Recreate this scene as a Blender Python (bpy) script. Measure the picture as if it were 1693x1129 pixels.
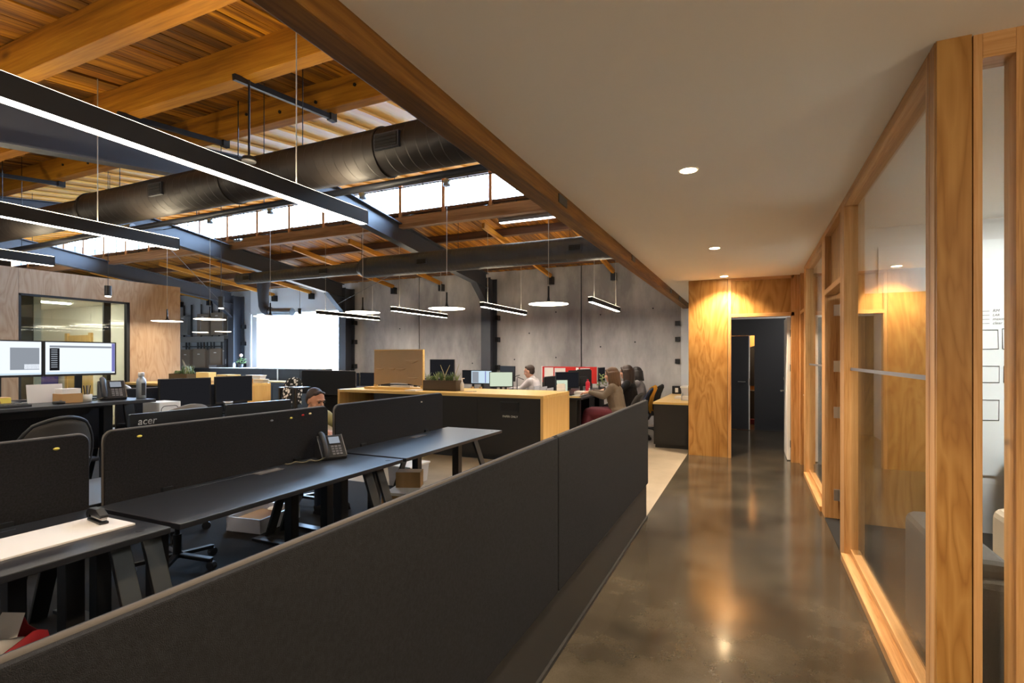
import bpy, bmesh, math, random
from mathutils import Vector, Matrix, Euler
random.seed(7)
R = math.radians
SC = bpy.context.scene
COL = SC.collection
for _o in list(bpy.data.objects):
    bpy.data.objects.remove(_o)

# ------------------------------------------------------------------ camera
cam = bpy.data.cameras.new('camera')
cam.sensor_width = 36.0
cam.lens = 868.0 / 1693.0 * 36.0
cam.shift_y = 26.5 / 1693.0
cam.clip_end = 200
camo = bpy.data.objects.new('camera', cam)
COL.objects.link(camo)
camo.location = (0, 0, 1.5)
camo.rotation_euler = (R(90), 0, R(24.5))
SC.camera = camo
SC.view_settings.view_transform = 'Standard'
SC.view_settings.look = 'None'
SC.view_settings.gamma = 1.0
SC.view_settings.use_curve_mapping = False
SC.view_settings.exposure = 2.18

# ------------------------------------------------------------------ overcast sky outside
world = bpy.data.worlds.new('overcast_sky')
SC.world = world
world.use_nodes = True
_bg = world.node_tree.nodes['Background']
_wt = world.node_tree
_tc = _wt.nodes.new('ShaderNodeTexCoord'); _sx = _wt.nodes.new('ShaderNodeSeparateXYZ'); _wt.links.new(_tc.outputs['Generated'], _sx.inputs[0])
_rp = _wt.nodes.new('ShaderNodeValToRGB'); _rp.color_ramp.elements[0].position = 0.485; _rp.color_ramp.elements[1].position = 0.515
_rp.color_ramp.elements[0].color = (0.09, 0.09, 0.085, 1)      # ground outside
_rp.color_ramp.elements[1].color = (0.44, 0.67, 1.0, 1)        # sky
_mr = _wt.nodes.new('ShaderNodeMapRange'); _mr.inputs['From Min'].default_value = -1.0
_wt.links.new(_sx.outputs['Z'], _mr.inputs['Value']); _wt.links.new(_mr.outputs[0], _rp.inputs['Fac']); _wt.links.new(_rp.outputs['Color'], _bg.inputs[0])
_bg.inputs[1].default_value = 15.0

def portal(name, loc, rot, sx, sy):
    l = bpy.data.lights.new(name, 'AREA')
    l.shape = 'RECTANGLE'; l.size = sx; l.size_y = sy
    l.cycles.is_portal = True
    o = bpy.data.objects.new(name, l); COL.objects.link(o)
    o.location = loc; o.rotation_euler = rot
    return o
portal('daylight_portal_clerestory', (-11.0, 8.25, 4.47), (R(-90), 0, 0), 20.0, 0.72)
portal('daylight_portal_back_window', (-12.85, 12.2, 1.95), (R(-90), 0, 0), 3.9, 1.9)

# ------------------------------------------------------------------ helpers
def lin(c):
    c = c / 255.0
    return c / 12.92 if c <= 0.04045 else ((c + 0.055) / 1.055) ** 2.4
def rgb(r, g, b):
    return (lin(r), lin(g), lin(b), 1.0)

class NT:
    def __init__(s, name):
        s.m = bpy.data.materials.new(name); s.m.use_nodes = True
        s.t = s.m.node_tree
        s.b = s.t.nodes['Principled BSDF']
    def n(s, kind, **kw):
        x = s.t.nodes.new(kind)
        for k, v in kw.items(): setattr(x, k, v)
        return x
    def l(s, a, b): s.t.links.new(a, b)

MATS = {}
def plain(name, col, rough=0.5, metal=0.0, spec=0.5, emit=None, es=0.0, var=0.0, vscale=6.0, bump=0.0, bscale=200.0, sheen=0.0):
    x = NT(name); b = x.b
    b.inputs['Base Color'].default_value = col
    b.inputs['Roughness'].default_value = rough
    b.inputs['Metallic'].default_value = metal
    b.inputs['Specular IOR Level'].default_value = spec
    if sheen: b.inputs['Sheen Weight'].default_value = sheen
    if emit:
        b.inputs['Emission Color'].default_value = emit
        b.inputs['Emission Strength'].default_value = es
    if var or bump:
        tc = x.n('ShaderNodeTexCoord')
    if var:
        no = x.n('ShaderNodeTexNoise'); no.inputs['Scale'].default_value = vscale; no.inputs['Detail'].default_value = 6
        x.l(tc.outputs['Object'], no.inputs['Vector'])
        mx = x.n('ShaderNodeMix', data_type='RGBA')
        mx.inputs[6].default_value = tuple(c * (1 - var) for c in col[:3]) + (1,)
        mx.inputs[7].default_value = tuple(min(1, c * (1 + var)) for c in col[:3]) + (1,)
        x.l(no.outputs['Fac'], mx.inputs[0]); x.l(mx.outputs[2], b.inputs['Base Color'])
    if bump:
        nb = x.n('ShaderNodeTexNoise'); nb.inputs['Scale'].default_value = bscale; nb.inputs['Detail'].default_value = 3
        x.l(tc.outputs['Object'], nb.inputs['Vector'])
        bp = x.n('ShaderNodeBump'); bp.inputs['Strength'].default_value = bump; bp.inputs['Distance'].default_value = 0.004
        x.l(nb.outputs['Fac'], bp.inputs['Height']); x.l(bp.outputs['Normal'], b.inputs['Normal'])
    MATS[name] = x.m
    return x.m

def wood(name, c0, c1, c2, axis=1, scale=9.0, stretch=0.07, rough=0.5, rand=0.0, knots=False, distort=0.6, spec=0.4):
    """grain runs along axis; c0 dark streak, c1 middle, c2 light"""
    x = NT(name); b = x.b
    b.inputs['Roughness'].default_value = rough
    b.inputs['Specular IOR Level'].default_value = spec
    tc = x.n('ShaderNodeTexCoord'); oi = x.n('ShaderNodeObjectInfo')
    mul = x.n('ShaderNodeVectorMath', operation='SCALE'); 
    cmb = x.n('ShaderNodeCombineXYZ')
    for i in range(3): x.l(oi.outputs['Random'], cmb.inputs[i])
    x.l(cmb.outputs[0], mul.inputs[0]); mul.inputs['Scale'].default_value = 37.0
    add = x.n('ShaderNodeVectorMath', operation='ADD')
    x.l(tc.outputs['Object'], add.inputs[0]); x.l(mul.outputs[0], add.inputs[1])
    mp = x.n('ShaderNodeMapping'); sc = [scale] * 3; sc[axis] = scale * stretch
    mp.inputs['Scale'].default_value = sc
    x.l(add.outputs[0], mp.inputs['Vector'])
    n1 = x.n('ShaderNodeTexNoise'); n1.inputs['Scale'].default_value = 1.0; n1.inputs['Detail'].default_value = 5; n1.inputs['Distortion'].default_value = distort
    x.l(mp.outputs[0], n1.inputs['Vector'])
    n2 = x.n('ShaderNodeTexNoise'); n2.inputs['Scale'].default_value = 7.0; n2.inputs['Detail'].default_value = 4
    x.l(mp.outputs[0], n2.inputs['Vector'])
    mixf = x.n('ShaderNodeMath', operation='MULTIPLY_ADD'); mixf.inputs[1].default_value = 0.35
    x.l(n2.outputs['Fac'], mixf.inputs[0]); 
    sub = x.n('ShaderNodeMath', operation='MULTIPLY'); sub.inputs[1].default_value = 0.72
    x.l(n1.outputs['Fac'], sub.inputs[0]); x.l(sub.outputs[0], mixf.inputs[2])
    cr = x.n('ShaderNodeValToRGB')
    e = cr.color_ramp.elements
    e[0].position = 0.33; e[0].color = c0
    e[1].position = 0.70; e[1].color = c2
    m = e.new(0.50); m.color = c1
    x.l(mixf.outputs[0], cr.inputs['Fac'])
    out = cr.outputs['Color']
    if knots:
        v = x.n('ShaderNodeTexVoronoi'); v.inputs['Scale'].default_value = 2.2
        mp2 = x.n('ShaderNodeMapping'); s2 = [1.0] * 3; s2[axis] = 0.45; mp2.inputs['Scale'].default_value = s2
        x.l(add.outputs[0], mp2.inputs['Vector']); x.l(mp2.outputs[0], v.inputs['Vector'])
        rr = x.n('ShaderNodeValToRGB'); rr.color_ramp.elements[0].position = 0.03; rr.color_ramp.elements[1].position = 0.11
        rr.color_ramp.elements[0].color = (0.25, 0.2, 0.16, 1)
        x.l(v.outputs['Distance'], rr.inputs['Fac'])
        mk = x.n('ShaderNodeMix', data_type='RGBA', blend_type='MULTIPLY'); mk.inputs[0].default_value = 0.8
        x.l(out, mk.inputs[6]); x.l(rr.outputs['Color'], mk.inputs[7]); out = mk.outputs[2]
    if rand:
        hs = x.n('ShaderNodeHueSaturation')
        mr = x.n('ShaderNodeMapRange'); mr.inputs['To Min'].default_value = 1 - rand; mr.inputs['To Max'].default_value = 1 + rand
        x.l(oi.outputs['Random'], mr.inputs['Value']); x.l(mr.outputs[0], hs.inputs['Value'])
        x.l(out, hs.inputs['Color']); out = hs.outputs['Color']
    x.l(out, b.inputs['Base Color'])
    bp = x.n('ShaderNodeBump'); bp.inputs['Strength'].default_value = 0.15; bp.inputs['Distance'].default_value = 0.002
    x.l(n2.outputs['Fac'], bp.inputs['Height']); x.l(bp.outputs['Normal'], b.inputs['Normal'])
    MATS[name] = x.m
    return x.m

def plywood(name, c0, c1, c2, axis=2, rough=0.42, rot=0.0):
    """rotary-cut fir plywood: wavy cathedral figure along axis"""
    x = NT(name); b = x.b
    b.inputs['Roughness'].default_value = rough; b.inputs['Specular IOR Level'].default_value = 0.4
    tc = x.n('ShaderNodeTexCoord'); oi = x.n('ShaderNodeObjectInfo')
    cmb = x.n('ShaderNodeCombineXYZ')
    for i in range(3): x.l(oi.outputs['Random'], cmb.inputs[i])
    mul = x.n('ShaderNodeVectorMath', operation='SCALE'); mul.inputs['Scale'].default_value = 23.0
    x.l(cmb.outputs[0], mul.inputs[0])
    add = x.n('ShaderNodeVectorMath', operation='ADD'); x.l(tc.outputs['Object'], add.inputs[0]); x.l(mul.outputs[0], add.inputs[1])
    mp = x.n('ShaderNodeMapping'); sc = [3.2] * 3; sc[axis] = 0.75; mp.inputs['Scale'].default_value = sc
    x.l(add.outputs[0], mp.inputs['Vector'])
    n1 = x.n('ShaderNodeTexNoise'); n1.inputs['Scale'].default_value = 1.0; n1.inputs['Detail'].default_value = 2.5; n1.inputs['Distortion'].default_value = 1.2
    x.l(mp.outputs[0], n1.inputs['Vector'])
    mm = x.n('ShaderNodeMath', operation='MULTIPLY'); mm.inputs[1].default_value = 7.0; x.l(n1.outputs['Fac'], mm.inputs[0])
    pp = x.n('ShaderNodeMath', operation='PINGPONG'); pp.inputs[1].default_value = 0.5; x.l(mm.outputs[0], pp.inputs[0])
    mp3 = x.n('ShaderNodeMapping'); s3 = [60.0] * 3; s3[axis] = 2.0; mp3.inputs['Scale'].default_value = s3
    x.l(add.outputs[0], mp3.inputs['Vector'])
    n3 = x.n('ShaderNodeTexNoise'); n3.inputs['Scale'].default_value = 1.0; n3.inputs['Detail'].default_value = 3
    x.l(mp3.outputs[0], n3.inputs['Vector'])
    ma = x.n('ShaderNodeMath', operation='MULTIPLY_ADD'); ma.inputs[1].default_value = 0.5
    x.l(n3.outputs['Fac'], ma.inputs[0]); 
    m2 = x.n('ShaderNodeMath', operation='MULTIPLY'); m2.inputs[1].default_value = 1.0; x.l(pp.outputs[0], m2.inputs[0]); x.l(m2.outputs[0], ma.inputs[2])
    cr = x.n('ShaderNodeValToRGB'); e = cr.color_ramp.elements
    e[0].position = 0.18; e[0].color = c0; e[1].position = 0.75; e[1].color = c2
    q = e.new(0.38); q.color = c1
    x.l(ma.outputs[0], cr.inputs['Fac']); x.l(cr.outputs['Color'], b.inputs['Base Color'])
    MATS[name] = x.m
    return x.m

def concrete(name, c0, c1, rough=0.6, scale=0.8, spec=0.4, streak=False, speck=0.0, coat=0.0):
    x = NT(name); b = x.b
    b.inputs['Specular IOR Level'].default_value = spec
    tc = x.n('ShaderNodeTexCoord')
    n1 = x.n('ShaderNodeTexNoise'); n1.inputs['Scale'].default_value = scale; n1.inputs['Detail'].default_value = 8; n1.inputs['Roughness'].default_value = 0.62
    if streak:
        mp = x.n('ShaderNodeMapping'); mp.inputs['Scale'].default_value = (1.6, 1.6, 0.55); x.l(tc.outputs['Object'], mp.inputs['Vector']); x.l(mp.outputs[0], n1.inputs['Vector'])
    else:
        x.l(tc.outputs['Object'], n1.inputs['Vector'])
    cr = x.n('ShaderNodeValToRGB'); e = cr.color_ramp.elements
    e[0].position = 0.36; e[0].color = c0; e[1].position = 0.66; e[1].color = c1
    x.l(n1.outputs['Fac'], cr.inputs['Fac']); out = cr.outputs['Color']
    if speck:
        v = x.n('ShaderNodeTexNoise'); v.inputs['Scale'].default_value = 130; v.inputs['Detail'].default_value = 2; x.l(tc.outputs['Object'], v.inputs['Vector'])
        mr = x.n('ShaderNodeMapRange'); mr.inputs['From Min'].default_value = 0.3; mr.inputs['From Max'].default_value = 0.7
        mr.inputs['To Min'].default_value = 1 - speck; mr.inputs['To Max'].default_value = 1 + speck
        x.l(v.outputs['Fac'], mr.inputs['Value'])
        mk = x.n('ShaderNodeVectorMath', operation='SCALE'); x.l(out, mk.inputs[0]); x.l(mr.outputs[0], mk.inputs['Scale']); out = mk.outputs[0]
    x.l(out, b.inputs['Base Color'])
    n2 = x.n('ShaderNodeTexNoise'); n2.inputs['Scale'].default_value = 3.0; n2.inputs['Detail'].default_value = 4; x.l(tc.outputs['Object'], n2.inputs['Vector'])
    mr2 = x.n('ShaderNodeMapRange'); mr2.inputs['To Min'].default_value = rough * 0.75; mr2.inputs['To Max'].default_value = rough * 1.3
    x.l(n2.outputs['Fac'], mr2.inputs['Value']); x.l(mr2.outputs[0], b.inputs['Roughness'])
    bp = x.n('ShaderNodeBump'); bp.inputs['Strength'].default_value = 0.05; bp.inputs['Distance'].default_value = 0.01
    x.l(n1.outputs['Fac'], bp.inputs['Height']); x.l(bp.outputs['Normal'], b.inputs['Normal'])
    MATS[name] = x.m
    return x.m

def glass(name, tint=(1, 1, 1, 1), rough=0.0, boost=1.0):
    x = NT(name)
    x.t.nodes.remove(x.b)
    out = [n for n in x.t.nodes if n.type == 'OUTPUT_MATERIAL'][0]
    tr = x.n('ShaderNodeBsdfTransparent'); tr.inputs[0].default_value = tint
    gl = x.n('ShaderNodeBsdfGlossy'); gl.inputs['Roughness'].default_value = rough
    lw = x.n('ShaderNodeLayerWeight'); lw.inputs[0].default_value = 0.5
    fr = x.n('ShaderNodeMath', operation='POWER'); fr.inputs[1].default_value = 4.5; x.l(lw.outputs['Facing'], fr.inputs[0])
    mu = x.n('ShaderNodeMath', operation='MULTIPLY_ADD', use_clamp=True); mu.inputs[1].default_value = 0.9 * boost; mu.inputs[2].default_value = 0.04 * boost
    x.l(fr.outputs[0], mu.inputs[0])
    mx = x.n('ShaderNodeMixShader'); x.l(mu.outputs[0], mx.inputs[0]); x.l(tr.outputs[0], mx.inputs[1]); x.l(gl.outputs[0], mx.inputs[2])
    x.l(mx.outputs[0], out.inputs['Surface'])
    MATS[name] = x.m
    return x.m

class MB:
    """collects geometry for one mesh object"""
    def __init__(s): s.v = []; s.f = []; s.sm = []
    def add(s, vs, fs, smooth=False):
        b = len(s.v); s.v += [tuple(p) for p in vs]
        for f in fs: s.f.append(tuple(i + b for i in f)); s.sm.append(smooth)
        return s
    def box(s, x0, x1, y0, y1, z0, z1):
        if x1 < x0: x0, x1 = x1, x0
        if y1 < y0: y0, y1 = y1, y0
        if z1 < z0: z0, z1 = z1, z0
        vs = [(x0,y0,z0),(x1,y0,z0),(x1,y1,z0),(x0,y1,z0),(x0,y0,z1),(x1,y0,z1),(x1,y1,z1),(x0,y1,z1)]
        return s.add(vs, [(3,2,1,0),(4,5,6,7),(0,1,5,4),(1,2,6,5),(2,3,7,6),(3,0,4,7)])
    def obox(s, c, size, rot=(0,0,0)):
        m = Euler(rot).to_matrix(); c = Vector(c); hx, hy, hz = (q / 2 for q in size)
        vs = [c + m @ Vector(p) for p in [(-hx,-hy,-hz),(hx,-hy,-hz),(hx,hy,-hz),(-hx,hy,-hz),(-hx,-hy,hz),(hx,-hy,hz),(hx,hy,hz),(-hx,hy,hz)]]
        return s.add(vs, [(3,2,1,0),(4,5,6,7),(0,1,5,4),(1,2,6,5),(2,3,7,6),(3,0,4,7)])
    def beam(s, p0, p1, w, h, up=(0,0,1)):
        """rectangular bar from p0 to p1, w across, h along up"""
        p0 = Vector(p0); p1 = Vector(p1); d = (p1 - p0).normalized(); u = Vector(up)
        a = d.cross(u)
        if a.length < 1e-5: a = Vector((1,0,0))
        a.normalize(); u = a.cross(d).normalized()
        vs = []
        for p in (p0, p1):
            for sa, su in ((-1,-1),(1,-1),(1,1),(-1,1)):
                vs.append(p + a * (sa * w / 2) + u * (su * h / 2))
        return s.add(vs, [(3,2,1,0),(4,5,6,7),(0,1,5,4),(1,2,6,5),(2,3,7,6),(3,0,4,7)])
    def cyl(s, p0, p1, r0, r1=None, n=16, caps=True, smooth=True):
        r1 = r0 if r1 is None else r1
        p0 = Vector(p0); p1 = Vector(p1); d = (p1 - p0).normalized()
        a = d.orthogonal().normalized(); b = d.cross(a)
        vs = []
        for p, r in ((p0, r0), (p1, r1)):
            for i in range(n):
                t = 2 * math.pi * i / n
                vs.append(p + a * (r * math.cos(t)) + b * (r * math.sin(t)))
        s.add(vs, [(i, (i+1) % n, n + (i+1) % n, n + i) for i in range(n)], smooth)
        if caps:
            s.add(vs[:n], [tuple(reversed(range(n)))]); s.add(vs[n:], [tuple(range(n))])
        return s
    def tube(s, pts, r, n=8, caps=True):
        pts = [Vector(p) for p in pts]; rings = []
        prev = None
        for i, p in enumerate(pts):
            d = (pts[min(i+1, len(pts)-1)] - pts[max(i-1, 0)]).normalized()
            if prev is None: a = d.orthogonal().normalized()
            else:
                a = prev - d * prev.dot(d)
                a = a.normalized() if a.length > 1e-6 else d.orthogonal().normalized()
            prev = a; b = d.cross(a)
            rr = r[i] if isinstance(r, (list, tuple)) else r
            rings.append([p + a * (rr * math.cos(2*math.pi*k/n)) + b * (rr * math.sin(2*math.pi*k/n)) for k in range(n)])
        vs = [q for g in rings for q in g]; fs = []
        for i in range(len(rings) - 1):
            for k in range(n):
                fs.append((i*n+k, i*n+(k+1) % n, (i+1)*n+(k+1) % n, (i+1)*n+k))
        s.add(vs, fs, True)
        if caps:
            s.add(rings[0], [tuple(reversed(range(n)))]); s.add(rings[-1], [tuple(range(n))])
        return s
    def lathe(s, prof, c=(0,0,0), n=24, smooth=True):
        """prof = [(r, z)...] revolved about the vertical through c"""
        cx, cy, cz = c; vs = []; fs = []
        for r, z in prof:
            for k in range(n):
                t = 2*math.pi*k/n
                vs.append((cx + max(r,1e-4)*math.cos(t), cy + max(r,1e-4)*math.sin(t), cz + z))
        for i in range(len(prof)-1):
            for k in range(n):
                fs.append((i*n+k, i*n+(k+1) % n, (i+1)*n+(k+1) % n, (i+1)*n+k))
        s.add(vs, fs, smooth)
        return s
    def prism(s, poly, z0, z1, axis='z', smooth=False):
        """extrude a 2-D outline (counter-clockwise) along an axis; x: (y,z) y: (x,z) z: (x,y)"""
        def P(p, t):
            return {'z': (p[0], p[1], t), 'y': (p[0], t, p[1]), 'x': (t, p[0], p[1])}[axis]
        n = len(poly)
        vs = [P(p, z0) for p in poly] + [P(p, z1) for p in poly]
        s.add(vs, [tuple(reversed(range(n))), tuple(range(n, 2*n))])
        s.add(vs, [(i, (i+1) % n, n + (i+1) % n, n + i) for i in range(n)], smooth)
        return s
    def ell(s, c, r, n=16, m=10, rot=None):
        c = Vector(c); vs = []; fs = []
        M3 = Euler(rot).to_matrix() if rot else None
        for j in range(m+1):
            ph = math.pi * j / m
            for k in range(n):
                t = 2*math.pi*k/n
                p = Vector((r[0]*math.sin(ph)*math.cos(t), r[1]*math.sin(ph)*math.sin(t), -r[2]*math.cos(ph)))
                if M3: p = M3 @ p
                vs.append(c + p)
        for j in range(m):
            for k in range(n):
                fs.append((j*n+k, j*n+(k+1) % n, (j+1)*n+(k+1) % n, (j+1)*n+k))
        return s.add(vs, fs, True)
    def mesh(s, name, mat, bevel=0.0, seg=2, weld=False):
        me = bpy.data.meshes.new(name)
        me.from_pydata(s.v, [], s.f)
        me.polygons.foreach_set('use_smooth', s.sm)
        bm = bmesh.new(); bm.from_mesh(me)
        if weld or bevel: bmesh.ops.remove_doubles(bm, verts=bm.verts, dist=1e-5)
        if bevel:
            ed = [e for e in bm.edges if len(e.link_faces) == 2 and e.calc_face_angle(0) > 0.6]
            bmesh.ops.bevel(bm, geom=ed, offset=bevel, segments=seg, profile=0.6, affect='EDGES', clamp_overlap=True)
        bmesh.ops.recalc_face_normals(bm, faces=bm.faces)
        bm.to_mesh(me); bm.free()
        if mat is not None: me.materials.append(MATS[mat] if isinstance(mat, str) else mat)
        return me
    def build(s, name, mat, parent=None, bevel=0.0, seg=2, weld=False):
        return obj(name, s.mesh(name, mat, bevel, seg, weld), parent)

def obj(name, me, parent=None, loc=None, rot=None):
    o = bpy.data.objects.new(name, me); COL.objects.link(o)
    if parent is not None: o.parent = parent
    if loc: o.location = loc
    if rot: o.rotation_euler = rot
    return o
def tag(o, label, cat, group=None):
    o['label'] = label; o['category'] = cat
    if group: o['group'] = group
    return o
def thing(name, label, cat, loc=(0,0,0), rz=0.0, group=None):
    o = bpy.data.objects.new(name, None); COL.objects.link(o)
    o.empty_display_size = 0.1
    o.location = loc; o.rotation_euler = (0, 0, rz)
    return tag(o, label, cat, group)
def struct(o):
    o['kind'] = 'structure'; return o
def sempty(name, loc=(0,0,0), rz=0):
    o = bpy.data.objects.new(name, None); COL.objects.link(o); o.location = loc; o.rotation_euler = (0,0,rz)
    return struct(o)
def dup(root, loc, rz, label=None, group=None):
    r = root.copy(); COL.objects.link(r); r.location = loc; r.rotation_euler = (0,0,rz)
    if label: r['label'] = label
    if group: r['group'] = group
    for ch in list(root.children):
        c = ch.copy(); COL.objects.link(c); c.parent = r
        for g in list(ch.children):
            d = g.copy(); COL.objects.link(d); d.parent = c
    return r
def text_mesh(name, txt, size, mat, parent, loc, rot, extrude=0.0005, align='CENTER', shear=0.0):
    cu = bpy.data.curves.new(name, 'FONT'); cu.body = txt; cu.size = size; cu.extrude = extrude
    cu.align_x = align; cu.shear = shear; cu.resolution_u = 3
    t = bpy.data.objects.new(name + '_tmp', cu); COL.objects.link(t)
    bpy.context.view_layer.update()
    me = bpy.data.meshes.new_from_object(t.evaluated_get(bpy.context.evaluated_depsgraph_get()))
    bpy.data.objects.remove(t); bpy.data.curves.remove(cu)
    me.materials.clear(); me.materials.append(MATS[mat]); me.name = name
    return obj(name, me, parent, loc, rot)
def rrect(w, h, r, n=5, cx=0, cy=0):
    """rounded rectangle outline, counter-clockwise"""
    pts = []
    for (sx, sy, a0) in ((1,-1,-90),(1,1,0),(-1,1,90),(-1,-1,180)):
        for i in range(n+1):
            a = R(a0 + 90.0*i/n)
            pts.append((cx + sx*(w/2-r) + r*math.cos(a), cy + sy*(h/2-r) + r*math.sin(a)))
    return pts

# ------------------------------------------------------------------ materials
plywood('plywood_fir', rgb(142,97,42), rgb(160,114,56), rgb(176,132,72), 2)
plywood('plywood_pale', rgb(176,140,106), rgb(188,154,120), rgb(198,166,134), 2)
wood('fir_trim', rgb(142,94,48), rgb(186,138,84), rgb(206,162,112), 2, 26.0, 0.035, 0.45)
wood('fir_trim_y', rgb(142,94,48), rgb(186,138,84), rgb(206,162,112), 1, 26.0, 0.035, 0.45)
wood('fir_trim_x', rgb(142,94,48), rgb(186,138,84), rgb(206,162,112), 0, 26.0, 0.035, 0.45)
wood('beam_timber_y', rgb(70,42,10), rgb(120,78,24), rgb(160,112,46), 1, 9.0, 0.05, 0.6, knots=True)
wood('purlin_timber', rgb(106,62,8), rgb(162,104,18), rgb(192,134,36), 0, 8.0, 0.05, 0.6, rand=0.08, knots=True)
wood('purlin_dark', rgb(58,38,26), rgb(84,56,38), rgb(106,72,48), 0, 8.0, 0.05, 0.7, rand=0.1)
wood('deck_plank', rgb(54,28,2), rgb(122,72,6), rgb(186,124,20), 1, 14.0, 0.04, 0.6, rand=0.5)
wood('deck_pale_daylit', rgb(206,142,48), rgb(238,180,76), rgb(250,206,108), 1, 8.0, 0.05, 0.6, rand=0.10, knots=True)  # lighter than the other planks: clerestory daylight is put into the colour
wood('joist_timber', rgb(136,82,16), rgb(186,124,34), rgb(206,146,56), 1, 9.0, 0.05, 0.6, rand=0.1)
wood('sill_timber', rgb(92,66,48), rgb(134,102,78), rgb(164,132,106), 0, 9.0, 0.05, 0.65, knots=True)
wood('mullion_wood', rgb(140,92,58), rgb(178,128,88), rgb(196,150,108), 2, 12.0, 0.05, 0.6)
wood('counter_maple', rgb(208,168,98), rgb(224,186,114), rgb(232,198,130), 0, 24.0, 0.03, 0.38)
wood('counter_maple_z', rgb(198,152,86), rgb(216,174,108), rgb(226,188,124), 2, 24.0, 0.03, 0.4)
concrete('concrete_wall', rgb(146,143,144), rgb(210,206,203), 0.75, 0.7, 0.3, streak=True)
concrete('concrete_polished', rgb(48,43,36), rgb(78,71,60), 0.14, 1.6, 0.5, speck=0.10)
concrete('concrete_light', rgb(142,130,112), rgb(170,158,140), 0.35, 0.9, 0.5, speck=0.05)
plain('carpet_dark', rgb(23,20,18), 0.95, var=0.25, vscale=60, bump=0.4, bscale=500)
plain('drywall', rgb(238,232,222), 0.85, var=0.02, vscale=1.5)
plain('drywall_cool', rgb(222,224,226), 0.85)
plain('wall_charcoal', rgb(44,47,54), 0.6)
plain('wall_dark', rgb(92,88,86), 0.8, var=0.08)
plain('steel_painted', rgb(66,68,76), 0.45, 0.1, var=0.08, vscale=3)
plain('steel_black', rgb(30,31,34), 0.4, 0.2)
plain('leg_steel', rgb(40,41,41), 0.42, 0.2)
plain('duct_metal', rgb(60,58,60), 0.36, 0.55, var=0.10, vscale=4)
plain('galvanised', rgb(150,156,162), 0.35, 0.8, var=0.1)
plain('brushed_steel', rgb(190,188,184), 0.28, 0.95)
plain('fixture_black', rgb(40,38,36), 0.45)
plain('laminate_black', rgb(26,27,32), 0.40, spec=0.75, var=0.12, vscale=5)
plain('laminate_edge', rgb(24,24,26), 0.5)
plain('fabric_charcoal', rgb(42,41,43), 0.95, spec=0.25, var=0.7, vscale=110, bump=0.5, bscale=700)
plain('fabric_charcoal_dark', rgb(26,27,31), 0.95, spec=0.2, var=0.7, vscale=110, bump=0.5, bscale=700)
plain('piping_grey', rgb(96,91,88), 0.8)
plain('piping_dark', rgb(58,54,52), 0.9)
plain('cord_pale', rgb(170,166,160), 0.6)
plain('lid_grey', rgb(92,86,82), 0.6)
plain('cord_olive', rgb(104,98,78), 0.6)
plain('wall_grey', rgb(168,168,170), 0.8, var=0.06)
plain('panel_black', rgb(30,28,27), 0.55)
plain('plastic_black', rgb(22,22,24), 0.35)
plain('plastic_dark', rgb(38,38,41), 0.5)
plain('plastic_grey', rgb(110,110,114), 0.45)
plain('logo_grey', rgb(186,186,188), 0.4)
plain('plastic_white', rgb(226,224,220), 0.5)
plain('plastic_clear', rgb(200,200,206), 0.25)
plain('mesh_fabric', rgb(70,66,62), 0.8, bump=0.4, bscale=400)
plain('chair_grey', rgb(120,112,104), 0.8, var=0.1, vscale=80)
plain('chair_blue', rgb(38,46,66), 0.85, var=0.1, vscale=80)
plain('chair_brown', rgb(66,52,42), 0.7)
plain('cloth_mustard', rgb(196,140,34), 0.9, var=0.1, vscale=30)
plain('cloth_black', rgb(28,26,28), 0.9, var=0.2, vscale=30)
plain('cloth_grey', rgb(128,122,122), 0.9, var=0.12, vscale=60)
plain('cloth_taupe', rgb(104,92,80), 0.9, var=0.12, vscale=60)
plain('cloth_white', rgb(206,198,200), 0.9, var=0.05, vscale=40)
plain('cloth_olive', rgb(168,156,104), 0.9, var=0.12, vscale=40)
plain('cloth_maroon', rgb(88,26,40), 0.85, var=0.15, vscale=40)
plain('cloth_denim', rgb(44,50,66), 0.9)
plain('skin', rgb(208,154,128), 0.55, var=0.04, vscale=30)
plain('skin_tan', rgb(196,138,106), 0.55, var=0.04, vscale=30)
plain('lip', rgb(176,98,88), 0.5)
plain('eye_dark', rgb(34,24,20), 0.3)
plain('hair_brown', rgb(52,34,22), 0.6, var=0.3, vscale=90)
plain('hair_black', rgb(26,20,18), 0.55, var=0.3, vscale=90)
plain('hair_blond', rgb(84,58,34), 0.6, var=0.3, vscale=90)
plain('paper_white', rgb(228,222,216), 0.8)
plain('paper_cream', rgb(226,210,160), 0.8)
plain('cardboard', rgb(176,136,88), 0.85, var=0.06, vscale=12)
plain('felt_tan', rgb(172,150,124), 0.9, var=0.05, vscale=20, bump=0.2, bscale=200)
plain('felt_red', rgb(190,38,32), 0.9)
plain('sticky_yellow', rgb(228,208,96), 0.8)
plain('sticky_blue', rgb(116,160,196), 0.8)
plain('bottle_red', rgb(190,28,52), 0.3)
plain('bottle_dark_red', rgb(104,20,24), 0.3)
plain('bag_red', rgb(140,14,26), 0.7, var=0.2, vscale=10)
plain('paper_roll', rgb(196,192,190), 0.9)
plain('planter_brown', rgb(74,62,48), 0.6)
plain('soil', rgb(40,30,22), 0.95)
plain('leaf_green', rgb(74,96,46), 0.6, var=0.3, vscale=20)
plain('leaf_pale', rgb(126,138,86), 0.6, var=0.3, vscale=20)
plain('leaf_straw', rgb(176,162,112), 0.6, var=0.2, vscale=20)
plain('flower_pink', rgb(226,190,176), 0.7)
plain('ink_black', rgb(24,24,26), 0.7)
plain('ink_white', rgb(220,220,210), 0.7)
plain('marker_ink', rgb(44,48,52), 0.6)
plain('panel_box_tan', rgb(132,116,100), 0.6)
plain('panel_box_grey', rgb(128,126,124), 0.55)
plain('panel_blue', rgb(44,56,110), 0.4)
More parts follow.
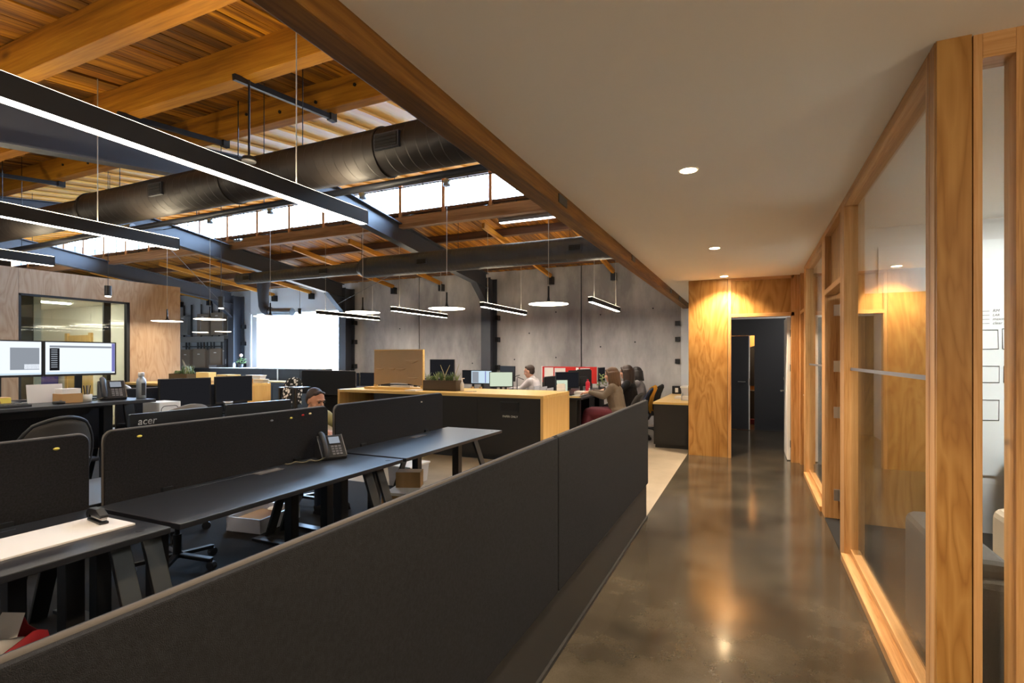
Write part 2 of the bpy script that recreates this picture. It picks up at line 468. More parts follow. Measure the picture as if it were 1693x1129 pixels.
plain('sofa_grey', rgb(92,92,94), 0.95, var=0.15, vscale=150, bump=0.5, bscale=500)
plain('sofa_dark', rgb(58,60,64), 0.95, var=0.15, vscale=150, bump=0.5, bscale=500)
plain('pouf_cream', rgb(186,174,158), 0.95, var=0.06, vscale=90, bump=0.4, bscale=400)
plain('rug_grey', rgb(120,118,116), 0.95, var=0.15, vscale=40)
plain('whiteboard', rgb(226,232,236), 0.35)
plain('purple_box', rgb(84,74,150), 0.6)
plain('amber_glass', rgb(170,110,30), 0.3)
plain('pattern_black', rgb(24,22,22), 0.9)
glass('glass_clear', (0.97, 0.985, 0.975, 1), 0.0, 1.0)
glass('glass_window', (1, 1, 1, 1), 0.0, 1.0)
glass('glass_tint', (0.80, 0.86, 0.82, 1), 0.0, 1.5)
def emitter(name, col, s):
    x = NT(name); x.t.nodes.remove(x.b)
    out = [n for n in x.t.nodes if n.type == 'OUTPUT_MATERIAL'][0]
    e = x.n('ShaderNodeEmission'); e.inputs[0].default_value = col; e.inputs[1].default_value = s
    x.l(e.outputs[0], out.inputs['Surface']); MATS[name] = x.m
emitter('led_neutral', (1.0, 0.90, 0.74, 1), 10.0)
emitter('led_short', (1.0, 0.90, 0.76, 1), 24.0)
emitter('led_store_fill', (1.0, 0.92, 0.82, 1), 2.2)
emitter('led_up', (1.0, 0.84, 0.58, 1), 8.0)
emitter('led_pendant', (1.0, 0.87, 0.68, 1), 4.0)
emitter('led_warm', (1.0, 0.72, 0.40, 1), 40.0)
emitter('led_room', (1.0, 0.93, 0.80, 1), 14.0)
emitter('led_fill', (1.0, 0.80, 0.55, 1), 10.0)
emitter('led_meeting', (0.96, 0.98, 0.95, 1), 14.0)
emitter('led_strip_cool', (0.9, 0.95, 1.0, 1), 4.0)
emitter('screen_white', (0.86, 0.92, 1.0, 1), 0.24)
emitter('screen_grey', (0.40, 0.44, 0.50, 1), 0.16)
emitter('screen_blue', (0.22, 0.22, 0.55, 1), 0.2)
emitter('screen_green', (0.70, 0.80, 0.62, 1), 0.2)
emitter('screen_lightblue', (0.66, 0.84, 0.98, 1), 0.2)
emitter('screen_dark', (0.03, 0.03, 0.035, 1), 0.1)
# ================================================================== SETTING
YB = 12.0          # inner face of the back wall
XR = -1.364        # left face of the long timber beam
CZ = 2.68          # low corridor ceiling
def rb(y): return 3.874 - 0.14*(5.95-y) if y < 5.95 else 3.874 - 0.118*(y-5.95)   # rafter underside
def rt(y): return rb(y) + 0.375
def dn(y): return 4.27 + 0.14*(y-4.07)      # underside of the near roof deck
def df(y): return rt(y) + 0.13              # underside of the far roof deck

# floors
struct(MB().box(-0.90, 4.3, -3.1, 13.6, -0.12, 0).build('floor', 'concrete_polished'))
struct(MB().box(-21.1, -0.90, 5.0, 12.2, -0.12, 0).build('floor_open_office', 'concrete_light'))
struct(MB().box(-21.1, -0.90, -3.1, 5.0, -0.12, 0.004).build('floor_carpet', 'carpet_dark'))

# outer walls
struct(MB().box(-21.2, -21.0, -3.2, 12.3, 0, 5.3).build('wall_left', 'wall_dark'))
struct(MB().box(-21.2, 4.4, -3.2, -3.0, 0, 5.3).build('wall_front', 'drywall'))
struct(MB().box(4.2, 4.4, -3.2, 13.7, 0, 2.9).build('wall_right', 'drywall'))
wb = sempty('wall_back')
for x0, x1 in ((-10.95, -8.27), (-8.24, -3.68), (-3.65, -1.40)):
    MB().box(x0, x1, YB, YB+0.2, 0, 4.4).build('panel', 'concrete_wall', wb)
MB().box(-10.95, -1.4, YB+0.06, YB+0.25, 0, 4.4).build('backing', 'wall_charcoal', wb)
MB().box(-21.1, -14.80, YB, YB+0.25, 0, 4.4).build('panel', 'wall_grey', wb)
MB().box(-14.80, -10.95, YB, YB+0.25, 0, 1.0).build('panel', 'wall_charcoal', wb)
MB().box(-14.80, -10.95, YB, YB+0.25, 2.93, 4.4).build('panel', 'drywall_cool', wb)
# tie holes in the tilt-up concrete
for x, z in ((-8.9,2.3),(-8.9,1.5),(-7.5,2.6),(-7.5,1.35),(-6.6,1.35),(-5.4,1.45),(-5.0,2.1),(-4.3,1.5),(-4.3,2.6),(-3.2,1.75),(-3.2,2.5),(-2.4,1.85),(-2.0,2.6)):
    MB().cyl((x, YB-0.002, z), (x, YB+0.02, z), 0.018, n=10).build('tie_hole', 'wall_charcoal', wb)
struct(MB().box(-1.40, 4.3, YB, YB+0.12, 2.3, 2.9).build('wall_back_drywall', 'drywall_cool'))
wret = struct(MB().box(-1.40, -0.85, YB, YB+0.12, 0, 2.3).build('wall_back_return', 'drywall_cool'))
struct(MB().box(-0.85, -0.79, 8.6, YB+0.02, 0, CZ+0.1).build('wall_store_side', 'drywall_cool'))

# low white ceiling with the long fascia above the open office
struct(MB().box(-1.24, 4.3, -3.1, 13.6, CZ, CZ+0.25).build('ceiling_corridor', 'drywall'))
struct(MB().box(XR+0.02, -1.24, -3.1, 12.2, CZ, 5.3).build('wall_fascia', 'drywall'))
tb = tag(MB().box(XR, -1.24, -3.05, YB+0.05, 2.567, 2.95).build('timber_beam', 'beam_timber_y', bevel=0.008),
         'long weathered timber beam along the edge of the white ceiling', 'beam')
for y, z in ((3.6,2.63),(6.1,2.64),(9.2,2.62),(10.4,2.63)):
    MB().box(-1.242, -1.234, y-0.09, y+0.09, z-0.03, z+0.03).build('steel_plate', 'steel_black', tb)

# ---- roof: near slope that runs on past the ridge to the clerestory, far slope below it
ce = struct(MB().add([(-21.2,-3.2,dn(-3.2)+0.05),(XR+0.1,-3.2,dn(-3.2)+0.05),(XR+0.1,8.4,dn(8.4)+0.05),(-21.2,8.4,dn(8.4)+0.05),
     (-21.2,-3.2,dn(-3.2)+0.2),(XR+0.1,-3.2,dn(-3.2)+0.2),(XR+0.1,8.4,dn(8.4)+0.2),(-21.2,8.4,dn(8.4)+0.2)],
     [(3,2,1,0),(4,5,6,7),(0,1,5,4),(1,2,6,5),(2,3,7,6),(3,0,4,7)]).build('ceiling', 'purlin_dark'))
ce2 = struct(MB().add([(-21.2,8.1,df(8.1)+0.05),(XR+0.1,8.1,df(8.1)+0.05),(XR+0.1,12.3,df(12.3)+0.05),(-21.2,12.3,df(12.3)+0.05),
     (-21.2,8.1,df(8.1)+0.1),(XR+0.1,8.1,df(8.1)+0.1),(XR+0.1,12.3,df(12.3)+0.2),(-21.2,12.3,df(12.3)+0.2)],
     [(3,2,1,0),(4,5,6,7),(0,1,5,4),(1,2,6,5),(2,3,7,6),(3,0,4,7)]).build('ceiling_far_slope', 'purlin_dark'))
def planks(parent, y0, y1, fz, slope, w, mat, x0, x1, jit):
    L = (y1-y0) / math.cos(math.atan(slope))
    me = MB().box(-w/2+0.004, w/2-0.004, -L/2, L/2, 0, 0.05).mesh('plank', mat)
    x = x0 + w/2
    while x < x1:
        yc = (y0+y1)/2
        o = obj('plank', me, parent, (x, yc, fz(yc) + random.uniform(0, jit)), (math.atan(slope), 0, 0))
        o.scale.x = 1.0
        x += w
planks(ce, -2.95, 4.05, dn, 0.14, 0.132, 'deck_plank', -20.9, XR, 0.022)
planks(ce2, 8.22, 11.98, df, -0.118, 0.132, 'deck_plank', -20.9, XR, 0.016)
# monitor boards above the big duct, each lapped a little over the next
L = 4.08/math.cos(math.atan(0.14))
me = MB().box(-0.22, 0.22, -L/2, L/2, 0, 0.03).mesh('board', 'deck_pale_daylit')
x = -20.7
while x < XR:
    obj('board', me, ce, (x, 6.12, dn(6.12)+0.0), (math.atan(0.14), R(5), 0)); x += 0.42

# purlins of the near slope
def purlin(y, fbot, h, w, mat, label, x0=-20.95, x1=XR):
    z = fbot(y)
    o = MB().box(x0, x1, y-w/2, y+w/2, z, z+h).build('purlin', mat, ce if y < 8 else ce2, bevel=0.006)
    o['label'] = label
    return o
for y, lb in ((0.37,'timber purlin fourth from the clerestory opening'),(1.29,'timber purlin third but one from the clerestory, above the desk row'),(2.21,'pale chalk-marked timber purlin, third from the clerestory opening'),
              (3.13,'timber purlin with two knots, second from the clerestory opening'),(4.07,'bolted timber purlin at the edge of the bright clerestory bay')):
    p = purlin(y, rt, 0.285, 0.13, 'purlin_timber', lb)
    if y > 4:
        for x in (-2.6,-3.0,-3.5,-4.0,-4.5,-5.0,-6.8,-7.4,-8.0,-8.6):
            zz = rt(y) + random.choice((0.09, 0.16))
            MB().cyl((x, y-0.078, zz), (x, y-0.06, zz), 0.017, n=8).build('bolt', 'steel_black', p)
for y, lb in ((9.25,'dark timber purlin beyond the clerestory sill'),(10.3,'dark timber purlin midway down the far roof slope'),(11.35,'dark timber purlin closest to the concrete wall')):
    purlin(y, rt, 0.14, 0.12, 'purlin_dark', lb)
# joists of the far slope with hangers on the wall
for i, x in enumerate((-2.87,-4.4,-7.5,-9.05,-12.1,-13.65,-16.7,-18.2)):
    y0, y1 = 8.4, 11.92
    z0, z1 = rt(y0)-0.02, rt(y1)-0.02
    j = MB().beam((x,y0,z0-0.06),(x,y1,z1-0.06),0.055,0.10).build('joist', 'joist_timber', ce2, bevel=0.004)
    MB().box(x-0.06, x+0.06, 11.86, 12.01, z1-0.26, z1-0.08).build('hanger', 'steel_black', j)

# steel gable frames: rafters, column, haunch
def ibeam_path(mb, X, pts, dep, fw=0.17, tf=0.016, tw=0.011):
    """pts = [(y, zbottom)] in the plane x = X"""
    def strip(xa, xb, za, zb):
        vs = []
        for y, z in pts:
            vs += [(X+xa,y,z+za),(X+xb,y,z+za),(X+xb,y,z+zb),(X+xa,y,z+zb)]
        fs = [(3,2,1,0)]
        for i in range(len(pts)-1):
            a = 4*i
            for k in range(4): fs.append((a+k, a+(k+1) % 4, a+4+(k+1) % 4, a+4+k))
        a = 4*(len(pts)-1); fs.append((a,a+1,a+2,a+3))
        mb.add(vs, fs)
    strip(-fw/2, fw/2, 0, tf); strip(-tw/2, tw/2, tf, dep-tf); strip(-fw/2, fw/2, dep-tf, dep)
frl = {-6.0:'dark steel gable rafter and column framing the middle of the concrete wall',
       -10.6:'dark steel gable rafter and column beside the bright back window',
       -15.2:'dark steel gable rafter and column beside the electrical panels',
       -19.8:'dark steel gable rafter over the far left of the plywood room'}
for X, lb in frl.items():
    t = sempty('steel_portal', (X, 11.78, 0)); t['label'] = lb
    m = MB(); ibeam_path(m, 0, [(-3.0-11.78, rb(-3.0)), (5.95-11.78, rb(5.95))], 0.375); m.build('rafter', 'steel_painted', t)
    m = MB(); ibeam_path(m, 0, [(5.95-11.78, rb(5.95)), (11.6-11.78, rb(11.6))], 0.375); m.build('rafter', 'steel_painted', t)
    m = MB(); zt = rb(11.8)+0.3
    m.box(-0.13, 0.13, -0.19, -0.172, 0, zt); m.box(-0.13, 0.13, 0.172, 0.19, 0, zt); m.box(-0.008, 0.008, -0.172, 0.172, 0, zt)
    m.build('column', 'steel_painted', t)
    m = MB(); zb = rb(11.6)
    m.prism([(-0.19, zb-0.42), (-0.19, zb+0.02), (-0.85, zb+0.09), (-0.78, zb+0.05)], -0.008, 0.008, 'x')
    m.beam((0,-0.80,rb(10.98)+0.0), (0,-0.19,zb-0.42), 0.16, 0.014, (0,1,0)); m.build('haunch', 'steel_painted', t)
    m = MB().box(-0.17, 0.17, -0.24, 0.19, 0, 0.02); m.build('base_plate', 'steel_painted', t)
    for z in (1.25, 1.95, 2.5):
        MB().box(0.13, 0.21, 0.06, 0.21, z-0.06, z+0.06).build('wall_clip', 'steel_black', t)
# wall clips at the right end of the concrete
for z in (1.42, 1.9, 2.25):
    MB().box(-1.52, -1.42, YB-0.05, YB+0.005, z-0.05, z+0.05).build('wall_clip', 'steel_black', wret)

# clerestory
YW = 8.13
trim = struct(MB().box(-20.95, XR, YW-0.08, YW+0.06, 3.92, 4.09).build('trim_1', 'sill_timber', bevel=0.006))
struct(MB().box(-20.95, XR, YW-0.05, YW+0.06, 4.085, 4.13).build('trim_2', 'sill_timber'))
struct(MB().box(-20.95, XR, YW-0.06, YW+0.06, 4.74, 4.86).build('trim_3', 'deck_pale_daylit'))
wx = [-5.99 + 0.946*n for n in range(-15, 6)]
mul = MB().box(-0.03, 0.03, -0.05, 0.05, 4.12, 4.75).mesh('mullion', 'mullion_wood')
bar = MB().box(-0.006, 0.006, -0.012, 0.012, 4.12, 4.75).box(0.43, 0.4495, -0.03, 0.02, 4.12, 4.75).mesh('glazing_bar', 'steel_black')
pane = MB().box(-0.45, 0.45, -0.002, 0.002, 4.12, 4.75).mesh('pane', 'glass_window')
blind = MB().box(-0.43, 0.43, -0.028, 0.02, 4.71, 4.745).mesh('head_rail', 'steel_black')
for i, x in enumerate(wx):
    w = sempty('window_%d' % (i+1), (x, YW, 0))
    obj('mullion', mul, w)
    if x + 0.95 < -1.0:
        for me_, nm in ((bar,'glazing_bar'),(pane,'pane'),(blind,'head_rail')):
            o = obj(nm, me_, w, (0.475, 0, 0))
    else:
        MB().box(0.03, XR-x, -0.002, 0.002, 4.12, 4.75).build('pane', 'glass_window', w)
struct(MB().box(-21.05, -20.2, YW-0.04, YW+0.04, 4.1, 4.8).build('wall_clerestory_end', 'wall_dark'))

# bright back window
wk = sempty('window_30', (0, YB, 0))
MB().box(-14.80, -10.95, 0.08, 0.085, 1.0, 2.93).build('pane', 'glass_window', wk)
m = MB()
for x in (-14.80, -10.97): m.box(x-0.02, x+0.04, -0.02, 0.15, 0.95, 2.95)
m.box(-14.8, -10.95, -0.02, 0.15, 2.90, 2.96).box(-14.8, -10.95, -0.02, 0.15, 0.95, 1.02)
m.build('frame', 'drywall_cool', wk)
MB().box(-14.74, -14.5, -0.01, 0.02, 1.0, 2.93).build('side_light', 'drywall_cool', wk)
MB().box(-12.72, -12.66, -0.015, 0.02, 0.6, 1.02).build('post', 'drywall_cool', wk)

# ---- plywood wall at the end of the corridor
YP = 8.5
wp = sempty('wall_plywood', (0, YP, 0))
MB().box(-0.88, -0.325, 0, 0.1, 0, CZ).build('panel', 'plywood_fir', wp)
MB().box(-0.318, -0.275, -0.012, 0.11, 0, CZ).build('stud', 'fir_trim', wp)
MB().box(-0.275, 0.52, 0.01, 0.1, 2.15, 2.64).build('panel', 'plywood_fir', wp)
MB().box(-0.275, 0.56, -0.012, 0.11, 2.10, 2.15).build('rail', 'fir_trim_x', wp)
MB().box(-0.275, 0.56, -0.012, 0.11, 2.64, CZ).build('rail', 'fir_trim_x', wp)
MB().box(0.52, 0.625, -0.012, 0.11, 0, CZ).build('stud', 'fir_trim', wp)
MB().box(-0.325, -0.318, 0.02, 0.1, 0, CZ).build('shadow_gap', 'panel_black', wp)

# store room behind it, charcoal walls
struct(MB().box(1.45, 1.55, 8.6, YB, 0, CZ).build('wall_store_right', 'wall_charcoal'))
ws = sempty('wall_store_back', (0, YB, 0))
MB().box(0.06, 1.5, 0, 0.1, 0, 2.3).build('panel', 'wall_charcoal', ws)
MB().box(-0.85, 0.06, 0, 0.1, 1.96, 2.3).build('panel', 'wall_charcoal', ws)
MB().box(-0.85, -0.50, 0, 0.1, 0, 1.96).build('panel', 'wall_charcoal', ws)
struct(MB().box(-0.9, 1.4, 13.5, 13.6, 0, CZ).build('wall_closet_back', 'plywood_fir'))
struct(MB().box(-0.9, -0.85, YB+0.1, 13.5, 0, CZ).build('wall_closet_left', 'plywood_fir'))
struct(MB().box(0.9, 0.95, YB+0.1, 13.5, 0, CZ).build('wall_closet_right', 'plywood_fir'))
# white door standing open into the store room
d1 = sempty('door_1', (0.475, 8.62, 0))
MB().box(0, 0.042, 0, 0.76, 0.01, 2.09).build('leaf', 'drywall_cool', d1, bevel=0.003)
m = MB().cyl((-0.055, 0.68, 0.98), (0.0, 0.68, 0.98), 0.011, n=10).cyl((-0.05, 0.69, 0.98), (-0.05, 0.56, 0.98), 0.011, n=10)
m.build('lever', 'brushed_steel', d1)
MB().cyl((-0.012, 0.68, 1.17), (0.0, 0.68, 1.17), 0.025, n=12).build('lock', 'brushed_steel', d1)
for z in (0.25, 1.35, 1.85):
    MB().box(0.036, 0.05, -0.05, 0.02, z-0.05, z+0.05).build('hinge', 'steel_black', d1)
# charcoal door ajar in the far wall
d2 = sempty('door_2', (-0.50, YB-0.01, 0), R(-12))
MB().box(0, 0.47, -0.04, 0, 0.01, 1.95).build('leaf', 'wall_charcoal', d2, bevel=0.003)
MB().box(0.47, 0.485, -0.042, 0.0, 0.01, 1.95).build('edge', 'drywall_cool', d2)
MB().cyl((0.40,-0.04,1.0),(0.40,-0.09,1.0),0.011,n=10).cyl((0.41,-0.085,1.0),(0.27,-0.085,1.0),0.011,n=10).build('lever', 'brushed_steel', d2)
MB().box(0.465, 0.488, -0.044, -0.02, 0.93, 1.07).build('strike', 'brushed_steel', d2)

# ---- glazed timber partition along the corridor, plane x = 0.625
GX = 0.625
g1 = sempty('window_31', (GX, 0, 0))
def gframe(w, y0, y1, mid=True):
    MB().box(-0.02, 0.10, y0, y1, 0, 0.05).box(0.04, 0.10, y0, y1, 0.05, 0.085).build('rail', 'fir_trim_y', w, bevel=0.003)
    MB().box(0.0, 0.10, y0, y1, CZ-0.06, CZ).build('rail', 'fir_trim_y', w, bevel=0.003)
    MB().box(0.045, 0.053, y0, y1, 0.07, CZ-0.05).build('pane', 'glass_clear', w)
    MB().box(0.041, 0.0445, y0, y1, 1.405, 1.425).build('safety_strip', 'plastic_grey', w)
gframe(g1, 2.55, 4.57)
MB().box(0.0, 0.10, 2.45, 2.51, 0, CZ).build('stud', 'fir_trim', g1, bevel=0.003)
MB().box(0.0, 0.10, 2.515, 2.56, 0, CZ).build('stud', 'fir_trim', g1, bevel=0.003)
MB().box(0.0, 0.13, 4.56, 4.68, 0, CZ).build('stud', 'fir_trim', g1, bevel=0.003)
MB().box(0.0, 0.13, 4.685, 4.75, 0, CZ).build('stud', 'fir_trim', g1, bevel=0.003)
MB().box(0.0, 0.10, 4.75, 5.68, 2.08, 2.13).build('rail', 'fir_trim_y', g1, bevel=0.003)
MB().box(0.05, 0.07, 4.75, 5.68, 2.13, CZ-0.05).build('panel', 'plywood_fir', g1)
MB().box(0.0, 0.10, 4.75, 5.68, CZ-0.05, CZ).build('rail', 'fir_trim_y', g1, bevel=0.003)
g2 = sempty('window_32', (GX, 0, 0))
MB().box(0.0, 0.13, 5.68, 5.77, 0, CZ).build('stud', 'fir_trim', g2, bevel=0.003)
MB().box(0.0, 0.13, 5.775, 5.9, 0, CZ).build('stud', 'fir_trim', g2, bevel=0.003)
gframe(g2, 5.9, 7.6)
MB().box(0.0, 0.13, 7.6, 7.72, 0, CZ).build('stud', 'fir_trim', g2, bevel=0.003)
MB().box(0.0, 0.13, 7.73, 7.82, 0, CZ).build('stud', 'fir_trim', g2, bevel=0.003)
MB().box(0.0, 0.10, 7.82, 8.36, 2.10, 2.15).build('rail', 'fir_trim_y', g2, bevel=0.003)
MB().box(0.05, 0.07, 7.82, 8.36, 2.15, CZ).build('panel', 'plywood_fir', g2)
MB().box(0.0, 0.13, 8.36, 8.5, 0, CZ).build('stud', 'fir_trim', g2, bevel=0.003)
d4 = sempty('door_4', (GX, 7.82, 0))
MB().box(0.06, 0.10, 0, 0.54, 0.01, 2.1).build('leaf', 'plywood_fir', d4)
MB().cyl((0.06,0.07,1.0),(0.01,0.07,1.0),0.01,n=10).cyl((0.015,0.07,1.0),(0.015,0.17,1.0),0.01,n=10).build('lever', 'brushed_steel', d4)
# meeting room door swung inwards against the far jamb
d3 = sempty('door_3', (GX+0.13, 5.62, 0))
MB().box(0.0, 0.88, -0.04, 0.0, 0.01, 2.07).build('leaf', 'plywood_fir', d3)
for z in (0.25, 1.0, 1.42, 1.93):
    MB().box(-0.07, -0.01, -0.065, -0.035, z-0.05, z+0.05).cyl((-0.015,-0.07,z-0.055),(-0.015,-0.07,z+0.055),0.012,n=8).build('hinge', 'brushed_steel', d3)
struct(MB().box(GX+0.0, GX+0.10, 4.75, 5.68, 0.0, 0.006).build('trim_4', 'carpet_dark'))
# front wall of the meeting room (faces the camera)
wf = sempty('wall_meeting_front', (0, 2.45, 0))
MB().box(GX+0.004, 0.733, -0.012, 0.05, 0, CZ).build('panel', 'plywood_fir', wf, bevel=0.002)
MB().box(0.733, 0.740, 0.01, 0.06, 0, CZ).build('shadow_gap', 'panel_black', wf)
MB().box(0.740, 0.767, 0, 0.10, 0, CZ).build('stud', 'fir_trim', wf, bevel=0.002)
MB().box(0.86, 0.93, 0, 0.10, 0, CZ).build('stud', 'fir_trim', wf, bevel=0.002)
MB().box(0.767, 0.86, 0, 0.10, CZ-0.09, CZ).build('rail', 'fir_trim_x', wf, bevel=0.002)
MB().box(0.767, 0.86, 0, 0.10, 0, 0.09).build('rail', 'fir_trim_x', wf, bevel=0.002)
MB().box(0.767, 0.86, 0.055, 0.062, 0.09, CZ-0.09).build('pane', 'glass_clear', wf)
MB().box(0.93, 4.25, 0.02, 0.10, 0, CZ).build('panel', 'plywood_fir', wf)
# meeting room walls
struct(MB().box(0.76, 4.2, 5.74, 5.86, 0, CZ).build('wall_meeting_back', 'drywall_cool'))
struct(MB().box(3.2, 3.3, 2.55, 5.74, 0, CZ).build('wall_meeting_side', 'drywall_cool'))
struct(MB().box(3.2, 3.3, 5.86, 8.5, 0, CZ).build('wall_office_side', 'wall_dark'))
struct(MB().box(0.63, 4.2, 8.5, 8.6, 0, CZ).build('wall_office_back', 'drywall'))
struct(MB().box(0.73, 3.2, 2.55, 5.74, 0, 0.006).build('floor_meeting', 'carpet_dark'))

# ---- plywood-clad room on the left of the open office
XW = -12.45
wl = sempty('wall_box_room', (XW, 0, 0))
ybr = [3.2, 4.15, 5.10]
for a, b in zip(ybr[:-1], ybr[1:]):
    MB().box(-0.06, 0, a+0.002, b-0.002, 0, 3.18).build('panel', 'plywood_pale', wl)
MB().box(-0.06, 0, 5.102, 7.03, 2.71, 3.18).build('panel', 'plywood_pale', wl)
MB().box(-0.06, 0, 7.032, 8.15, 0, 3.18).build('panel', 'plywood_pale', wl)
m = MB().box(-0.10, -0.005, 5.10, 5.14, 0.0, 2.71).box(-0.10, -0.005, 6.97, 7.032, 0.0, 2.71).box(-0.10, -0.005, 5.10, 7.03, 2.67, 2.712).box(-0.1,-0.005,5.1,7.03,0,0.06)
m.build('frame', 'panel_black', wl)
MB().box(-0.06, -0.054, 5.14, 6.97, 0.06, 2.67).build('pane', 'glass_tint', wl)
MB().box(-6.0, -0.07, 3.2, 8.15, 3.12, 3.175).box(-6.0, -0.07, 3.2, 8.15, 2.86, 2.9).build('roof', 'drywall', wl)
MB().box(-6.0, -0.065, 8.09, 8.148, 0, 3.12).box(-6.0, -0.065, 3.2, 3.26, 0, 3.12).box(-6.0, -5.94, 3.2, 8.15, 0, 3.12).build('inner_wall', 'drywall', wl)
MB().box(-4.6, -3.6, 8.05, 8.09, 0, 2.1).box(-4.72,-4.6,8.03,8.09,0,2.16).box(-3.6,-3.48,8.03,8.09,0,2.16).build('inner_door', 'counter_maple_z', wl)
MB().box(-0.75, -0.70, 5.0, 5.62, 0, 2.86).build('inner_panel', 'wall_dark', wl)
MB().box(-0.75, -0.68, 5.62, 5.74, 0, 2.86).build('inner_post', 'drywall_cool', wl)
MB().box(-0.55, -0.50, 6.78, 6.92, 0, 2.86).build('inner_panel', 'wall_charcoal', wl)
lr = tag(MB().box(XW-3.2, XW-3.08, 5.4, 7.4, 2.83, 2.86).build('ceiling_light', 'led_room'), 'slim lit ceiling strip inside the plywood room', 'light')
lr2 = tag(MB().box(XW-1.7, XW-1.6, 5.4, 7.2, 2.83, 2.86).build('ceiling_light', 'led_room'), 'slim lit ceiling strip just inside the plywood room window', 'light')
tag(MB().box(XW-5.2, XW-4.85, 7.6, 7.95, 0.0, 1.72).build('cabinet', 'purple_box', bevel=0.01), 'purple cabinet seen through the plywood room window', 'cabinet')
# ================================================================== DUCTS, PIPES, LIGHTS
def duct_material(name, col):
    x = NT(name); b = x.b
    b.inputs['Base Color'].default_value = col; b.inputs['Metallic'].default_value = 0.25; b.inputs['Roughness'].default_value = 0.46
    tc = x.n('ShaderNodeTexCoord'); w = x.n('ShaderNodeTexWave'); w.wave_type = 'BANDS'; w.bands_direction = 'X'
    w.inputs['Scale'].default_value = 3.2; w.inputs['Distortion'].default_value = 0.3; w.wave_profile = 'SAW'
    mp = x.n('ShaderNodeMapping'); mp.inputs['Rotation'].default_value = (0, R(6), R(5)); x.l(tc.outputs['Object'], mp.inputs[0]); x.l(mp.outputs[0], w.inputs['Vector'])
    rr = x.n('ShaderNodeValToRGB'); rr.color_ramp.elements[0].position = 0.86; rr.color_ramp.elements[1].position = 0.93
    x.l(w.outputs['Fac'], rr.inputs['Fac'])
    bp = x.n('ShaderNodeBump'); bp.inputs['Strength'].default_value = 0.4; bp.inputs['Distance'].default_value = 0.006
    x.l(rr.outputs['Color'], bp.inputs['Height']); x.l(bp.outputs['Normal'], b.inputs['Normal'])
    MATS[name] = x.m
duct_material('duct_spiral', rgb(58,52,48))
duct_material('duct_smooth', rgb(64,66,74))

def grille(t, y, z, r, x, w, h, a):
    """register on the duct wall at angle a below the horizontal, facing the camera side"""
    m = MB(); ca, sa = math.cos(a), math.sin(a)
    c = Vector((x, y - (r-0.008)*ca, z - (r-0.008)*sa))
    fr = MB().obox(c, (w, 0.05, h), (-a, 0, 0)).build('register', 'duct_smooth', t)
    m = MB().obox(c + Vector((0,-ca,-sa))*0.024, (w*0.86, 0.012, h*0.8), (-a, 0, 0)); m.build('louvre', 'ink_black', fr)
    for k in (-1, 0, 1):
        MB().obox(c + Vector((0,-ca,-sa))*0.031 + Vector((0, sa*1, -ca*1))*(k*h*0.22), (w*0.88, 0.006, 0.006), (-a,0,0)).build('slat', 'steel_black', fr)

t = thing('air_duct', 'large brown-black spiral air duct below the clerestory bay', 'duct', (-5, 3.4, 3.136))
m = MB().cyl((-1.67,0,0),(3.55,0,0),0.186,n=40); m.build('pipe', 'duct_spiral', t)
m = MB().cyl((-1.80,0,0),(-1.67,0,0),0.150,0.186,n=40,caps=False); m.build('reducer', 'duct_spiral', t)
m = MB().cyl((-6.5,0,0),(-1.80,0,0),0.150,n=40); m.build('pipe', 'duct_spiral', t)
for x in (-1.66, 0.6, 2.35): MB().cyl((x-0.012,0,0),(x+0.012,0,0),0.196,n=40).build('collar', 'duct_spiral', t)
grille(t, 0, 0, 0.186, 2.5, 0.23, 0.12, R(0)); grille(t, 0, 0, 0.186, -0.27, 0.2, 0.12, R(0))
for x in (-3.7, -1.2, 1.45, 3.0):
    MB().cyl((x,0,0.18),(x,0,dn(3.4)-3.136+0.01),0.004,n=6).build('hanger_rod', 'steel_black', t)
t = thing('air_duct', 'small smooth charcoal duct running in front of the concrete wall', 'duct', (-5, 8.2, 3.26))
MB().cyl((-1.90,0,0),(3.6,0,0),0.2,n=40).build('pipe', 'duct_smooth', t)
MB().cyl((-2.05,0,0),(-1.90,0,0),0.118,0.2,n=40,caps=False).build('reducer', 'duct_smooth', t)
MB().cyl((-5.5,0,0),(-2.05,0,0),0.118,n=36).build('pipe', 'duct_smooth', t)
for x, r, w in ((-0.45,0.2,0.22),(2.45,0.2,0.22),(-2.89,0.118,0.2),(-5.1,0.118,0.2)): grille(t, 0, 0, r, x, w, 0.10, R(4))
for x in (-4.2, -2.0, 0.2, 2.3):
    MB().cyl((x,0,0.11),(x,0,df(8.3)-3.26+0.01),0.004,n=6).build('hanger_rod', 'steel_black', t)
t = tag(MB().cyl((-10.5,3.72,2.97),(-1.4,3.72,3.02),0.03,n=12).build('sprinkler_main', 'steel_painted'), 'dark pipe running just below the large spiral duct', 'pipe')
for x in (-9, -4.4):
    MB().cyl((x,3.72,2.98),(x,3.72,dn(3.72)),0.004,n=6).build('hanger_rod', 'steel_black', t)
t = tag(MB().cyl((-12.2,4.9,3.42),(-8.6,4.9,3.50),0.05,n=14).build('grey_pipe', 'galvanised'), 'light grey insulated pipe above the plywood room', 'pipe')
for x in (-11.5, -9.2):
    MB().cyl((x,4.9,3.4),(x,4.9,dn(4.9)),0.004,n=6).build('hanger_rod', 'steel_black', t)
